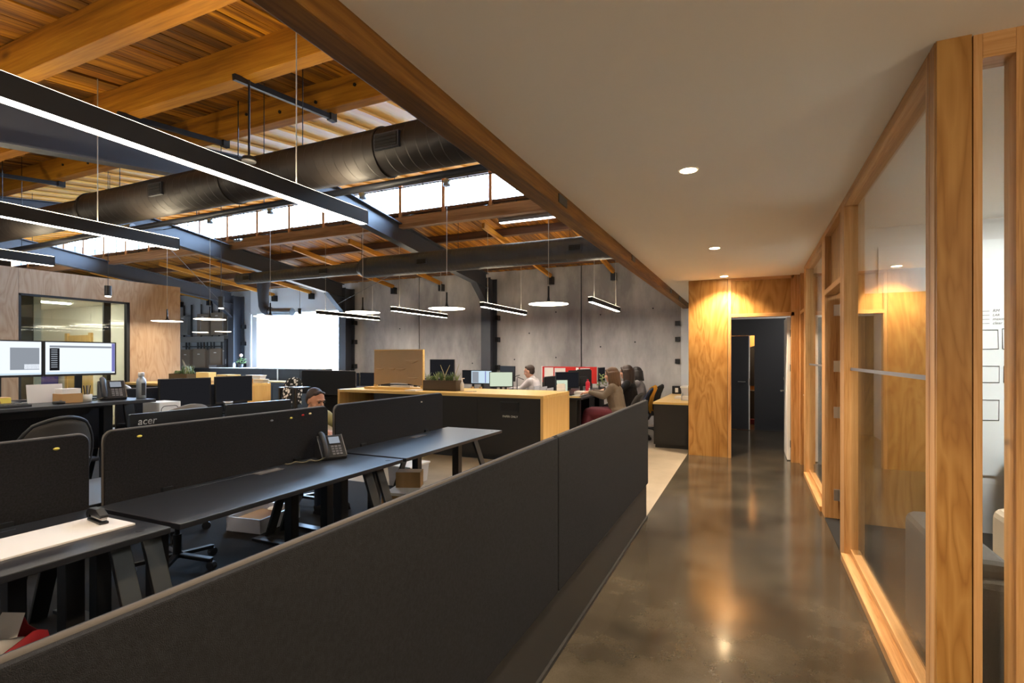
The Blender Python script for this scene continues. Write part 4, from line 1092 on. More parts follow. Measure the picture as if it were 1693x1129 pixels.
def desk_phone(label, loc, rz, col='plastic_dark', nc=14):
    """faces local +x, handset on the user's left"""
    t = thing('desk_phone', label, 'telephone', loc, rz)
    tl = R(48)
    MB().prism([(-0.10,0.0),(0.075,0.0),(0.085,0.02),(-0.045,0.165),(-0.065,0.16)],-0.085,0.105,'y').build('body',col,t,bevel=0.006)
    n = Vector((0.145,0,0.13)).normalized(); d = Vector((0.13,0,-0.145)).normalized()
    def P(s, y, off): return Vector((-0.045,0,0.165)) + d*s + n*off + Vector((0,y,0))
    def slab(s0,s1,y0,y1,o0,o1,nm,mt,par):
        vs=[P(s,y,o) for o in (o0,o1) for (s,y) in ((s0,y0),(s1,y0),(s1,y1),(s0,y1))]
        return MB().add(vs,[(3,2,1,0),(4,5,6,7),(0,1,5,4),(1,2,6,5),(2,3,7,6),(3,0,4,7)]).build(nm,mt,par)
    slab(0.012,0.085,-0.015,0.085,0.001,0.004,'display_frame','plastic_black',t)
    slab(0.02,0.078,-0.005,0.075,0.004,0.0055,'display','screen_grey',t)
    for r in range(4):
        for c in range(3): slab(0.098+r*0.022,0.113+r*0.022,0.0+c*0.027,0.02+c*0.027,0.001,0.006,'key','plastic_grey',t)
    slab(0.0,0.19,0.099,0.1055,0.0,0.004,'side_trim','brushed_steel',t)
    hs = MB().tube([P(-0.01,-0.055,0.012),P(0.02,-0.055,0.034),P(0.09,-0.055,0.042),P(0.16,-0.055,0.034),P(0.19,-0.055,0.012)],[0.02,0.022,0.018,0.022,0.02],n=10).build('handset',col,t)
    MB().tube([P(0.19,-0.06,0.01)]+[Vector((0.09+0.012*math.sin(i*1.3),-0.08-0.02*i,0.012+0.006*math.cos(i*1.3))) for i in range(nc)],0.005,n=6).build('cord','cord_olive',hs)
    return t
desk_phone('dark grey desk telephone standing on the empty black desk', (-2.90,3.04,0.741), R(-28))
desk_phone('dark desk telephone beside the lit monitors', (-5.12,2.735,1.131), R(-20), 'plastic_dark', 4)

# monitors
def lit_content(scr, items):
    for (y0,y1,z0,z1,m,nm) in items:
        MB().box(0.0196,0.0199,y0,y1,z0,z1).build(nm,m,scr)
zc=0.36
a,s1 = monitor('lit monitor with a dark menu column and purple margin', (-5.40,2.645,1.13), 0, 0.55,0.30,zc,'screen_white',group='lit monitors')
# local +y is away from the camera, so it shows on the right
lit_content(s1,[(-0.235,-0.165,zc-0.10,zc+0.09,'screen_dark','menu'),(-0.235,0.235,zc+0.095,zc+0.112,'screen_grey','toolbar'),(0.237,0.262,zc-0.12,zc+0.138,'screen_blue','margin'),(-0.262,0.236,zc-0.13,zc-0.115,'screen_lightblue','taskbar')])
for k in range(9): MB().box(0.02,0.0202,-0.225,-0.18,zc+0.07-k*0.018,zc+0.078-k*0.018).build('menu_line','screen_grey',s1)
b,s2 = monitor('lit monitor with a grey picture window', (-5.40,2.09,1.13), 0, 0.55,0.30,zc,'screen_white',group='lit monitors')
lit_content(s2,[(0.06,0.25,zc-0.09,zc+0.09,'screen_grey','picture'),(0.15,0.262,zc-0.085,zc-0.045,'screen_white','dialog'),(-0.26,0.262,zc-0.13,zc-0.118,'screen_lightblue','taskbar')])
monitor('black logo-backed monitor seen over the privacy screen', (-3.42,2.235,0.74), math.pi, 0.61,0.36,0.235, logo='acer')
monitor('black monitor back beside the logo-backed monitor', (-3.42,2.86,0.74), R(176), 0.55,0.34,0.25)
monitor('dark wide monitor with a raised left side', (-5.36,3.56,0.87), R(-4), 0.53,0.31,0.26, group='dark monitors')
monitor('dark monitor closest to the maple counter end', (-5.36,4.12,0.87), R(6), 0.51,0.30,0.27, group='dark monitors')
# desk clutter on the raised desk (top at 1.13)
Z=1.131
tag(MB().box(-5.28,-5.14,1.75,2.06,Z,Z+0.065).build('shelf_box','cardboard',bevel=0.003),'low tan shelf box with sticky notes under the lit monitor','box')
t=tag(MB().add([(-5.139,1.99,Z+0.062),(-5.139,2.06,Z+0.062),(-5.135,2.06,Z+0.024),(-5.134,2.0,Z+0.022)],[(0,1,2,3)]).build('sticky_note','sticky_yellow'),'yellow sticky note hanging off the tan shelf box','sticky note'); t.modifiers.new('t','SOLIDIFY').thickness=0.001
t=tag(MB().add([(-5.139,1.90,Z+0.06),(-5.139,1.97,Z+0.06),(-5.134,1.975,Z+0.022),(-5.136,1.94,Z+0.026)],[(0,1,2,3)]).build('sticky_note','sticky_blue'),'blue sticky note curling off the tan shelf box','sticky note'); t.modifiers.new('t','SOLIDIFY').thickness=0.001
tag(MB().obox((-5.27,2.33,Z+0.075),(0.008,0.24,0.15),(0,R(-8),0)).build('document_board','paper_white'),'white document board standing under the lit monitors','board')
t=tag(MB().box(-5.13,-4.93,1.62,2.10,Z,Z+0.018).build('keyboard','plastic_dark',bevel=0.004),'dark keyboard along the front of the raised desk','keyboard')
for r in range(4):
    for c in range(16): MB().box(-5.115+r*0.042,-5.083+r*0.042,1.635+c*0.0285,1.659+c*0.0285,Z+0.018,Z+0.022).build('key','plastic_black',t)
t=thing('mouse','black mouse on the raised desk','mouse',(-5.0,2.30,Z))
MB().prism(rrect(0.11,0.06,0.028,5),0,0.022).build('body','plastic_black',t,bevel=0.009,seg=3)
MB().box(0.015,0.035,-0.006,0.006,0.02,0.03).build('wheel','plastic_grey',t)
t=tag(MB().box(-5.16,-5.03,2.33,2.48,Z,Z+0.075).build('note_box','cardboard',bevel=0.002),'small tan note box in front of the lit monitor','box')
MB().box(-5.15,-5.04,2.34,2.47,Z+0.075,Z+0.115).build('note_block','paper_white',t)
t=thing('pen_cup','white cup holding pens beside the tan note box','pen cup',(-5.08,2.535,Z))
MB().lathe([(0.0,0.0),(0.032,0.0),(0.036,0.06),(0.033,0.06),(0.03,0.008),(0,0.008)],n=20).build('cup','plastic_white',t)
for k,(dx,dy,c) in enumerate(((0.01,0.008,'plastic_black'),(-0.012,0.01,'plastic_grey'),(0.0,-0.015,'plastic_black'),(0.015,-0.01,'plastic_dark'))):
    MB().cyl((dx*0.5,dy*0.5,0.01),(dx*1.8,dy*1.8,0.135),0.004,n=8).build('pen',c,t)
t=thing('steel_bottle','brushed steel water bottle at the end of the raised desk','bottle',(-5.02,2.93,Z))
MB().lathe([(0,0),(0.036,0),(0.038,0.01),(0.038,0.15),(0.032,0.175),(0.02,0.19),(0.02,0.2),(0,0.2)],n=24).build('body','galvanised',t)
MB().lathe([(0.0,0.235),(0.022,0.235),(0.024,0.225),(0.024,0.198),(0.0,0.198)],n=20).build('cap','plastic_white',t)
MB().box(0.0372,0.039,-0.02,0.012,0.03,0.14).build('label_panel','plastic_dark',t)
tag(MB().box(-5.42,-5.25,2.80,2.94,Z,Z+0.02).build('paper_stack','paper_white'),'thin stack of white paper behind the steel bottle','paper')
t=thing('steel_tumbler','flared steel tumbler standing before the dark monitors','tumbler',(-4.98,3.765,0.871))
MB().lathe([(0,0),(0.028,0),(0.03,0.09),(0.045,0.155),(0.047,0.17),(0.042,0.17),(0.027,0.09),(0,0.02)],n=24).build('cup','brushed_steel',t)
t=thing('white_crate','white crate with a dark rounded outline below the steel bottle','crate',(-5.0,3.09,0.871))
MB().box(-0.12,0.12,-0.09,0.11,0,0.22).build('shell','plastic_white',t,bevel=0.006)
MB().tube([(0.121,p[0],p[1]) for p in rrect(0.16,0.15,0.04,5,0.01,0.11)]+[(0.121,)+rrect(0.16,0.15,0.04,5,0.01,0.11)[0]],0.003,n=6,caps=False).build('outline','plastic_dark',t)

# things under the desks
t=thing('carton','tan cardboard box with papers, on the carpet under the desks','box',(-3.05,4.20,0.004),R(15))
MB().box(-0.16,0.16,-0.20,0.20,0,0.20).build('box_body','cardboard',t,bevel=0.002)
MB().box(-0.14,0.14,-0.18,0.18,0.2,0.225).build('papers','paper_white',t)
MB().obox((0.0,0.12,0.30),(0.24,0.16,0.15),(0,0,0.15)).build('inner_box','cardboard',t)
t=thing('plastic_tub','clear plastic tub beside the cardboard box under the desks','tub',(-3.72,5.19,0.003))
MB().prism([(-0.13,0),(0.13,0),(0.16,0.22),(-0.16,0.22)],-0.2,0.2,'y').build('tub','plastic_clear',t,bevel=0.01)
MB().box(-0.17,0.17,-0.21,0.21,0.22,0.24).build('lid','plastic_white',t,bevel=0.005)
t=thing('storage_tray','low clear tray of papers on the carpet under the middle desks','tray',(-3.99,3.38,0.004),R(98))
MB().box(-0.25,0.25,-0.18,0.18,0,0.03).box(-0.25,0.25,-0.18,-0.165,0.03,0.12).box(-0.25,0.25,0.165,0.18,0.03,0.12).box(-0.25,-0.235,-0.18,0.18,0.03,0.12).box(0.235,0.25,-0.18,0.18,0.03,0.12).build('tray','plastic_clear',t)
MB().box(-0.2,0.1,-0.14,0.12,0.03,0.10).build('papers','cardboard',t)
MB().ell((0.14,0.0,0.07),(0.08,0.1,0.05),12,8).build('bundle','paper_white',t)
t=thing('red_bag','open red tote bag holding a paper roll, under the near desk','bag',(-2.75,0.99,0.004),R(15))
vs=[];fs=[];n=28
for j in range(7):
    z=0.36*j/6
    for k in range(n):
        a=2*math.pi*k/n; r=1+0.10*math.sin(3*a+j)+0.05*math.sin(7*a-j)
        vs.append((0.13*r*math.cos(a)*(1+0.15*j/6),0.21*r*math.sin(a)*(1+0.1*j/6),z+ (0.03*math.sin(4*a) if j==6 else 0)))
for j in range(6):
    for k in range(n): fs.append((j*n+k,j*n+(k+1)%n,(j+1)*n+(k+1)%n,(j+1)*n+k))
fs.append(tuple(reversed(range(n))))
bg=MB().add(vs,fs,True).build('sack','bag_red',t); sm=bg.modifiers.new('t','SOLIDIFY'); sm.thickness=0.006
t=thing('paper_roll','white paper roll lying in the red tote bag','paper roll',(-2.73,1.04,0.33),R(30))
m=MB(); prev=None
for r0 in (0.014,0.025,0.036,0.046):
    m.lathe([(r0-0.009,-0.13),(r0,-0.13),(r0,0.13),(r0-0.009,0.13),(r0-0.009,-0.13)],n=24)
ro=m.build('roll','paper_roll',t); ro.rotation_euler=(R(68),0,0); ro.location=(0,0,0)
MB().add([(-0.06,0.02,0.02),(0.04,0.06,0.03),(0.04,0.10,0.11),(-0.04,0.09,0.12)],[(0,1,2,3)]).build('loose_sheet','paper_roll',t)

# ================================================================== THINGS ON THE COUNTERS
ZC=0.966
t=thing('table_board','tan felt board with wavy relief on a wooden plinth on the counter','board',(-5.42,7.30,ZC))
MB().box(-0.62,0.52,-0.16,0.16,0,0.035).build('plinth','counter_maple',t,bevel=0.003)
pts=[(-0.52,0.05)]+[(-0.52+1.0*i/16, 0.05+0.055*math.sin(math.pi*i/16)) for i in range(1,16)]+[(0.48,0.05),(0.48,0.66),(-0.52,0.66)]
MB().prism(pts,-0.02,0.02,'y').build('board','felt_tan',t)
MB().box(-0.52,0.48,-0.024,0.024,0.655,0.668).box(0.476,0.49,-0.024,0.024,0.04,0.668).build('edge_trim','counter_maple',t)
for k,(x,z,w,h) in enumerate(((0.28,0.47,0.26,0.05),(0.05,0.335,0.2,0.035),(-0.13,0.34,0.15,0.03),(-0.38,0.335,0.17,0.03),(0.3,0.19,0.2,0.02))):
    q=[(x-w/2,z+h*0.4)]+[(x-w/2+w*i/10, z+h*0.4-h*math.sin(math.pi*i/10)) for i in range(1,10)]+[(x+w/2,z+h*0.4)]
    MB().prism(q,-0.062,-0.018,'y').build('relief','felt_tan',t,bevel=0.006)
for s in (-0.5,0.46): MB().box(s-0.02,s+0.02,-0.03,0.03,0.03,0.07).build('foot','counter_maple',t)
MB().box(-0.15,0.25,-0.05,0.05,0.035,0.06).build('paper','paper_white',t)

def planter(label, loc, w, d, h, seed, straw=3, tall=0.22, rz=0):
    t=thing('planter',label,'planter',loc,rz); rnd=random.Random(seed)
    m=MB().box(-w/2,w/2,-d/2,-d/2+0.012,0,h).box(-w/2,w/2,d/2-0.012,d/2,0,h).box(-w/2,-w/2+0.012,-d/2+0.012,d/2-0.012,0,h).box(w/2-0.012,w/2,-d/2+0.012,d/2-0.012,0,h).box(-w/2,w/2,-d/2,d/2,0,0.012)
    m.build('box','planter_brown',t)
    MB().box(-w/2+0.012,w/2-0.012,-d/2+0.012,d/2-0.012,0.02,h-0.02).build('soil','soil',t)
    npl=int(w/0.045)
    for i in range(npl):
        px=-w/2+0.04+(w-0.08)*i/(npl-1); py=rnd.uniform(-d/4,d/4); kind=rnd.random()
        mb=MB()
        if kind<0.55:       # blade cluster
            for k in range(rnd.randint(7,11)):
                a=rnd.uniform(0,6.28); L=tall*rnd.uniform(0.45,1.0); lean=rnd.uniform(0.1,0.5)
                p0=Vector((px,py,h-0.03)); p2=p0+Vector((lean*L*math.cos(a),lean*L*math.sin(a),L)); p1=p0.lerp(p2,0.5)+Vector((0,0,0.02))
                mb.tube([p0,p1,p2],[0.007,0.006,0.0012],n=5)
            mb.build('blade_plant',rnd.choice(('leaf_green','leaf_pale')),t)
        else:               # rosette
            for ring in range(3):
                for k in range(7):
                    a=k*0.9+ring*0.4; r=0.04-0.011*ring
                    mb.ell((px+r*math.cos(a),py+r*math.sin(a),h+0.0+0.018*ring+0.01),(0.022,0.011,0.007),8,5,(0,-0.6-0.25*ring,a))
            mb.build('rosette',rnd.choice(('leaf_green','leaf_pale')),t)
    for k in range(straw):
        px=rnd.uniform(-w*0.1,w*0.35); a=rnd.choice((-1,1))*rnd.uniform(0.25,0.55); L=tall*rnd.uniform(1.2,1.5)
        MB().tube([(px,0,h-0.02),(px+a*L*0.5,0.01,h+L*0.55),(px+a*L,0.0,h+L)],[0.006,0.005,0.002],n=5).build('straw_stalk','leaf_straw',t)
    return t
planter('brown planter of succulents on the black-fronted counter', (-4.57,7.30,ZC),0.62,0.20,0.165,3,3,0.18)
planter('dark brown planter of spiky succulents in front of the plywood room', (-11.35,7.5,ZC),0.60,0.26,0.18,5,2,0.24)
t=thing('soap_bottle','small grey pump bottle beside the counter planter','bottle',(-4.19,7.28,ZC))
MB().lathe([(0,0),(0.03,0),(0.031,0.11),(0.018,0.14),(0.011,0.15),(0.011,0.165),(0,0.165)],n=20).build('body','plastic_clear',t)
MB().cyl((0,0,0.16),(0,0,0.2),0.008,n=10).box(-0.01,0.04,-0.007,0.007,0.195,0.207).build('pump','plastic_white',t)
tag(MB().box(-5.02,-4.82,6.90,7.11,ZC,ZC+0.02).build('paper_stack','paper_white'),'stack of white paper left of the succulent planter','paper')
t=thing('keys','bunch of white cards and a key ring beside the pump bottle','keys',(-4.05,7.25,ZC))
MB().obox((0,0,0.005),(0.11,0.08,0.008),(0,0,0.3)).build('card','paper_white',t)
MB().tube([(0.10+0.03*math.cos(a),0.01+0.03*math.sin(a),0.004) for a in [i*0.524 for i in range(13)]],0.003,n=6,caps=False).build('ring','brushed_steel',t)
t=thing('leaflet_holder','white leaflet holder standing at the end of the counter','holder',(-2.73,7.86,ZC),R(20))
MB().box(-0.07,0.07,-0.05,0.05,0,0.04).box(-0.07,0.07,0.03,0.05,0.04,0.10).build('tray','plastic_white',t,bevel=0.003)
MB().box(-0.06,0.06,0.012,0.028,0.02,0.12).build('leaflets','paper_white',t)
# on the counter before the plywood room
tag(MB().box(-10.86,-10.45,7.45,7.62,ZC,ZC+0.22).build('file_box','paper_cream',bevel=0.004),'cream file box standing beside the spiky succulents','box')
t=tag(MB().obox((-9.95,7.5,ZC+0.03),(0.5,0.34,0.06),(0,0,0.1)).build('book_stack','paper_white'),'stack of white binders on the maple counter','binders')
MB().obox((-9.90,7.5,ZC+0.12),(0.36,0.30,0.12),(0,0,-0.05)).build('binder','paper_cream',t,bevel=0.008)
tag(MB().obox((-9.52,7.55,ZC+0.05),(0.28,0.22,0.10),(0,0,0.2)).build('carton','cardboard',bevel=0.003),'small brown carton on the maple counter','box')
for k,(x,z) in enumerate(((-9.50,ZC),(-9.60,ZC+0.081))):
    t=thing('tray_bin',('clear plastic bin at the counter end','clear plastic bin stacked on the other bin')[k],'bin',(x,7.92 if k else 7.9,z))
    MB().prism([(-0.19,0),(0.19,0),(0.21,0.065),(-0.21,0.065)],-0.07,0.07,'y').build('bin','plastic_clear',t)
    MB().box(-0.22,0.22,-0.08,0.08,0.065,0.08).build('rim','plastic_white',t)
# on the side counter
t=thing('clear_bin','clear plastic bin with a white lid on the side counter','bin',(-1.06,10.9,0.761))
MB().prism([(-0.16,0),(0.16,0),(0.19,0.15),(-0.19,0.15)],-0.25,0.25,'y').build('bin','plastic_clear',t)
MB().box(-0.2,0.2,-0.26,0.26,0.15,0.18).build('lid','plastic_white',t,bevel=0.004)
tag(MB().box(-1.25,-1.06,9.75,10.05,0.761,0.80).build('paper_stack','paper_white'),'white paper stack on the wooden side counter','paper')
t=thing('acrylic_tray','clear acrylic tray of papers on the side counter','tray',(-1.0,9.55,0.761))
MB().box(-0.1,0.1,-0.12,0.12,0,0.01).box(-0.1,-0.09,-0.12,0.12,0.01,0.12).box(0.09,0.1,-0.12,0.12,0.01,0.12).build('tray','plastic_clear',t)
MB().box(-0.085,0.085,-0.1,0.1,0.01,0.07).build('papers','paper_white',t)
t=thing('label_printer','small black and white label printer on the side counter','printer',(-1.38,11.2,0.761))
MB().box(-0.09,0.09,-0.1,0.1,0,0.16).build('body','plastic_black',t,bevel=0.01)
MB().box(-0.03,0.03,-0.104,-0.1,0.03,0.12).build('tape','plastic_white',t)
# on the cabinet below the back window
t=thing('flower_pot','small flowering plant on the cabinet by the bright window','plant',(-14.45,11.36,1.185))
MB().lathe([(0,0),(0.06,0),(0.075,0.11),(0.068,0.11),(0.06,0.02),(0,0.02)],n=18).build('pot','plastic_dark',t)
m=MB(); rnd=random.Random(2)
for k in range(26):
    a=rnd.uniform(0,6.28); r=rnd.uniform(0.02,0.13); m.ell((r*math.cos(a),r*math.sin(a),0.14+rnd.uniform(0,0.16)),(0.05,0.022,0.008),8,5,(rnd.uniform(-.6,.6),rnd.uniform(-.8,.2),a))
m.build('leaves','leaf_green',t)
MB().cyl((0,0,0.1),(0.01,0,0.36),0.006,n=6).build('stem','leaf_green',t)
MB().ell((0.01,0,0.38),(0.05,0.05,0.055),12,8).build('bloom','flower_pink',t)
t=thing('glass_vase','small glass vase beside the flowering plant','vase',(-14.75,11.36,1.185))
MB().lathe([(0,0),(0.035,0),(0.04,0.1),(0.03,0.13),(0.034,0.15),(0.03,0.15),(0.026,0.13),(0.034,0.1),(0.03,0.01),(0,0.01)],n=18).build('body','plastic_clear',t)
tag(MB().box(-16.1,-15.72,11.47,11.76,1.162,1.26).build('flat_box','plastic_grey',bevel=0.01),'flat blue-grey box below the steel column','box')
t=thing('low_cabinet','dark low cabinet in front of the electrical panels','cabinet',(-16.3,11.45,0))
MB().box(-0.65,0.62,0,0.33,0,1.13).build('body','panel_black',t)
MB().box(-0.66,0.63,-0.01,0.34,1.13,1.16).build('top','plastic_dark',t)
MB().box(-0.004,0.004,-0.004,0.01,0.05,1.1).build('door_gap','ink_black',t)

# ================================================================== ELECTRICAL WALL
for k,(x0,x1,z0,z1,m,lb) in enumerate((
  (-18.05,-17.55,0.55,1.78,'panel_box_tan','tan electrical panel closest to the plywood room'),
  (-17.42,-16.78,0.55,1.80,'panel_box_tan','tan electrical panel in the middle of the three'),
  (-16.55,-16.0,0.85,1.80,'panel_box_tan','tan electrical panel beside the blue meter'),
  (-15.93,-15.72,1.2,1.8,'panel_box_grey','narrow grey switch box beside the blue meter'),
  (-15.68,-15.42,1.2,1.72,'panel_blue','blue electrical meter box with curved conduit'),
  (-18.2,-17.7,2.28,2.95,'panel_box_grey','grey upper junction box above the conduit rack'),
  (-17.2,-16.6,2.25,2.98,'panel_box_tan','tan upper junction box beside the pendants'),
  (-16.5,-15.9,2.25,3.0,'panel_box_tan','tan upper junction box behind the middle pendant'),
  (-15.7,-15.35,2.2,2.75,'panel_box_grey','grey upper junction box beside the steel column'))):
    t=thing('electrical_box',lb,'electrical box',((x0+x1)/2,YB-0.003,z0))
    w=(x1-x0)/2
    MB().box(-w,w,-0.16,0,0,z1-z0).build('enclosure',m,t,bevel=0.005)
    dr=MB().box(-w+0.02,w-0.02,-0.172,-0.16,0.03,z1-z0-0.03).build('door',m,t,bevel=0.003)
    MB().box(-0.06,0.06,-0.176,-0.172,(z1-z0)*0.84,(z1-z0)*0.84+0.03).build('label_plate','paper_white',dr)
t=thing('wire_trough','long grey wire trough with conduits dropping to the panels','trough',(-16.8,YB-0.003,2.02))
MB().box(-1.35,1.0,-0.2,0,0,0.19).build('trough','panel_box_grey',t,bevel=0.004)
for x in (-1.05,-0.9,-0.45,-0.28,-0.12,0.05,0.22,0.38,0.75,0.95):
    MB().cyl((x,-0.1,-0.26),(x,-0.1,0.01),0.026,n=10).build('conduit','steel_black',t)
MB().box(-1.25,0.75,-0.11,-0.07,-0.16,-0.13).build('strut_channel','steel_black',t)
MB().tube([(1.15,-0.12,0.0),(1.2,-0.12,-0.3),(1.24,-0.12,-0.7),(1.15,-0.12,-0.88),(1.0,-0.12,-0.9)],0.022,n=8).build('conduit_loop','steel_black',t)
for x in (-1.2,-0.8,-0.3,0.25,0.6,1.1): MB().cyl((x,-0.08,0.18),(x,-0.08,1.3),0.028,n=10).build('riser','steel_black',t)
t=thing('black_locker','tall black cabinet beside the electrical panels','cabinet',(-15.36,11.72,0))
MB().box(-0.13,0.0,-0.15,0.08,0,2.1).build('body','panel_black',t); MB().box(-0.12,-0.01,-0.162,-0.15,0.05,2.05).build('door','wall_charcoal',t)
MB().cyl((-0.03,-0.168,1.3),(-0.03,-0.168,1.45),0.008,n=8).build('handle','brushed_steel',t)
# ================================================================== BACK OFFICE
def back_desk(label, x0, x1, y0, y1, z):
    t = thing('back_desk', label, 'desk', ((x0+x1)/2, (y0+y1)/2, 0))
    w, d = (x1-x0)/2, (y1-y0)/2
    MB().box(-w,w,-d,d,z-0.03,z).build('desktop','laminate_black',t,bevel=0.003)
    for sx in (-1,1):
        for sy in (-1,1):
            MB().box(sx*(w-0.08)-0.03,sx*(w-0.08)+0.03,sy*(d-0.12)-0.03,sy*(d-0.12)+0.03,0,z-0.03).build('leg','steel_black',t)
    MB().box(-w+0.06,w-0.06,-0.02,0.02,z-0.1,z-0.03).build('crossbeam','steel_black',t)
    MB().box(-w+0.06,-w+0.09,-d+0.1,d-0.1,0.1,z-0.03).build('modesty_panel','panel_black',t)
    MB().box(-w+0.05,-w+0.4,-d+0.1,-d+0.5,0.02,0.55).build('drawer_pedestal','panel_black',t)
    return t
ZD=0.831
wd=back_desk('black desk shared by the three women', -3.45,-2.55,8.35,11.4,0.83)
MB().box(-0.40,0.36,-1.49,-1.46,0.05,0.80).build('end_panel','panel_black',wd)
for yy in (-0.62,0.35,1.1): MB().box(-0.38,0.1,yy-0.2,yy+0.2,0.02,0.78).build('drawer_pedestal','panel_black',wd)
back_desk('black desk of the man in the white sweater', -5.35,-4.21,8.9,11.2,0.75)
back_desk('black desk behind the succulent planter', -7.6,-5.9,9.0,11.2,0.75)
back_desk('black desk behind the patterned blanket', -9.6,-7.9,9.19,11.3,0.75)
# screen with red panels and pinned papers
t=thing('pin_board','red felt pin board with white papers behind the women\'s desk','pin board',(-3.62,10.95,0.94))
MB().box(-0.62,0.62,-0.015,0.015,0,0.36).build('board','felt_red',t,bevel=0.004)
MB().box(-0.64,-0.62,-0.02,0.02,-0.19,0.37).build('edge_post','plastic_white',t)
for x0,x1,z0,z1 in ((-0.57,-0.36,0.05,0.34),(-0.33,-0.08,0.05,0.33),(0.16,0.22,0.12,0.34),(0.26,0.47,0.06,0.33)):
    MB().box(x0,x1,-0.0175,-0.0155,z0,z1).build('paper','paper_white',t)
for sx,zb in ((-0.6,-0.192),(0.5,-0.112)): MB().box(sx-0.02,sx+0.02,-0.02,0.02,zb,0.01).build('clamp','steel_black',t)
# monitors on the women's desk (screens face the seats, +x)
monitor('grey-lit monitor angled towards the corridor on the women\'s desk', (-3.02,9.02,ZD), R(-38), 0.50,0.30,0.26,'screen_dark')
monitor('black monitor back beside the red bottle', (-3.0,9.75,ZD), R(140), 0.52,0.31,0.27)
monitor('black monitor in front of the woman with long dark hair', (-3.05,10.15,ZD), R(-12), 0.52,0.31,0.28)
monitor('black monitor in front of the woman in grey', (-2.88,10.85,ZD), R(0), 0.52,0.31,0.31)
monitor('small dark tablet screen at the near corner of the women\'s desk', (-2.97,8.58,ZD), R(-50), 0.22,0.26,0.16,'screen_green')
t=thing('red_bottle','bright red sports bottle on the women\'s desk','bottle',(-2.79,9.55,ZD))
MB().lathe([(0,0),(0.04,0),(0.043,0.02),(0.043,0.10),(0.036,0.125),(0.043,0.15),(0.04,0.2),(0.022,0.225),(0,0.225)],n=20).build('body','bottle_red',t)
MB().cyl((0,0,0.22),(0,0,0.262),0.016,n=12).build('cap','bottle_red',t); MB().box(0.02,0.0445,-0.03,0.0,0.05,0.1).build('print','plastic_white',t)
t=thing('dark_red_bottle','dark red bottle beside the woman in grey','bottle',(-2.40+0.0,10.62,ZD+0.0))
t.location=(-2.60,10.5,ZD)
MB().lathe([(0,0),(0.034,0),(0.036,0.17),(0.02,0.21),(0.014,0.25),(0,0.25)],n=18).build('body','bottle_dark_red',t)
MB().cyl((0,0,0.245),(0,0,0.285),0.014,n=12).build('cap','plastic_black',t)
t=thing('keyboard_tray','pale keyboard under the hands of the woman in taupe','keyboard',(-2.72,8.75,ZD))
MB().box(-0.08,0.08,-0.2,0.2,0,0.018).build('body','plastic_grey',t,bevel=0.004)
for r in range(3):
    for c in range(9): MB().box(-0.065+r*0.045,-0.03+r*0.045,-0.19+c*0.042,-0.155+c*0.042,0.018,0.022).build('key','plastic_white',t)
tag(MB().box(-2.95,-2.75,9.2,9.45,ZD,ZD+0.05).build('paper_tray','paper_white',bevel=0.004),'white paper tray between the women\'s monitors','paper')
tag(MB().box(-2.80,-2.6,8.38,8.5,ZD,ZD+0.012).build('wood_ruler','counter_maple'),'pale wooden board on the near end of the women\'s desk','board')
t=thing('desk_lamp','small white lamp behind the women\'s monitors','lamp',(-3.25,11.1,ZD))
MB().lathe([(0,0),(0.06,0),(0.06,0.015),(0.012,0.02),(0.012,0.36),(0,0.36)],n=16).build('stand','steel_black',t)
MB().lathe([(0.09,0.34),(0.045,0.47),(0.04,0.47),(0.085,0.34),(0.09,0.34)],n=18).build('shade','plastic_white',t)
t=thing('pot_plant','dark leafy pot plant between the women\'s monitors','plant',(-2.68,10.20,ZD))
MB().lathe([(0,0),(0.05,0),(0.06,0.09),(0.05,0.09),(0,0.03)],n=16).build('pot','plastic_black',t)
m=MB(); rnd=random.Random(9)
for k in range(34):
    a=rnd.uniform(0,6.28); r=rnd.uniform(0.01,0.12); m.ell((r*math.cos(a),r*math.sin(a),0.11+rnd.uniform(0,0.22)),(0.035,0.016,0.006),8,5,(rnd.uniform(-.8,.8),rnd.uniform(-.9,.3),a))
m.build('leaves','leaf_pale',t)
# low privacy screen of the women's desk
screen_panel('black privacy screen along the women\'s desk', -3.478, 9.05, 10.6, 0.72, 1.14, mat='fabric_charcoal_dark')
tag(MB().box(-3.42,-3.17,8.40,8.72,ZD,ZD+0.02).box(-3.42,-3.40,8.40,8.72,ZD+0.02,ZD+0.17).box(-3.31,-3.29,8.4,8.72,ZD+0.02,ZD+0.16).box(-3.19,-3.17,8.4,8.72,ZD+0.02,ZD+0.14).build('file_sorter','plastic_clear'),'white upright file sorter on the women\'s desk','file sorter')
# man's desk
Z5=0.751
monitor('monitor showing a pale green page beside the man in white', (-4.45,9.25,Z5), R(-62), 0.46,0.30,0.32,'screen_green')
mm,ss=monitor('monitor showing a pale blue page on the sweater man\'s desk', (-4.85,9.20,Z5), R(-88), 0.46,0.27,0.36,'screen_lightblue')
MB().box(0.0196,0.0199,-0.2,-0.06,0.25,0.47).build('sidebar','screen_grey',ss); MB().box(0.0196,0.0199,0.08,0.1,0.25,0.48).build('divider','screen_blue',ss)
monitor('black monitor behind the pale green screen', (-4.55,9.75,Z5), R(60), 0.52,0.31,0.42)
t=thing('microphone_arms','pair of thin black desk lamps beside the man in white','lamp',(-4.33,9.55,Z5))
for dx in (0.0,0.09):
    MB().tube([(dx,0,0),(dx,0,0.30),(dx+0.01,0,0.36),(dx+0.14,0.02,0.40-dx)],0.008,n=6).build('arm','steel_black',t)
MB().lathe([(0,0),(0.06,0),(0.06,0.014),(0,0.014)],n=16).build('base','steel_black',t)
t=thing('desk_caddy','amber desk caddy full of small things below the pale blue page','caddy',(-4.92,9.02,Z5))
MB().box(-0.2,0.2,-0.07,0.07,0,0.09).build('tray','amber_glass',t,bevel=0.005)
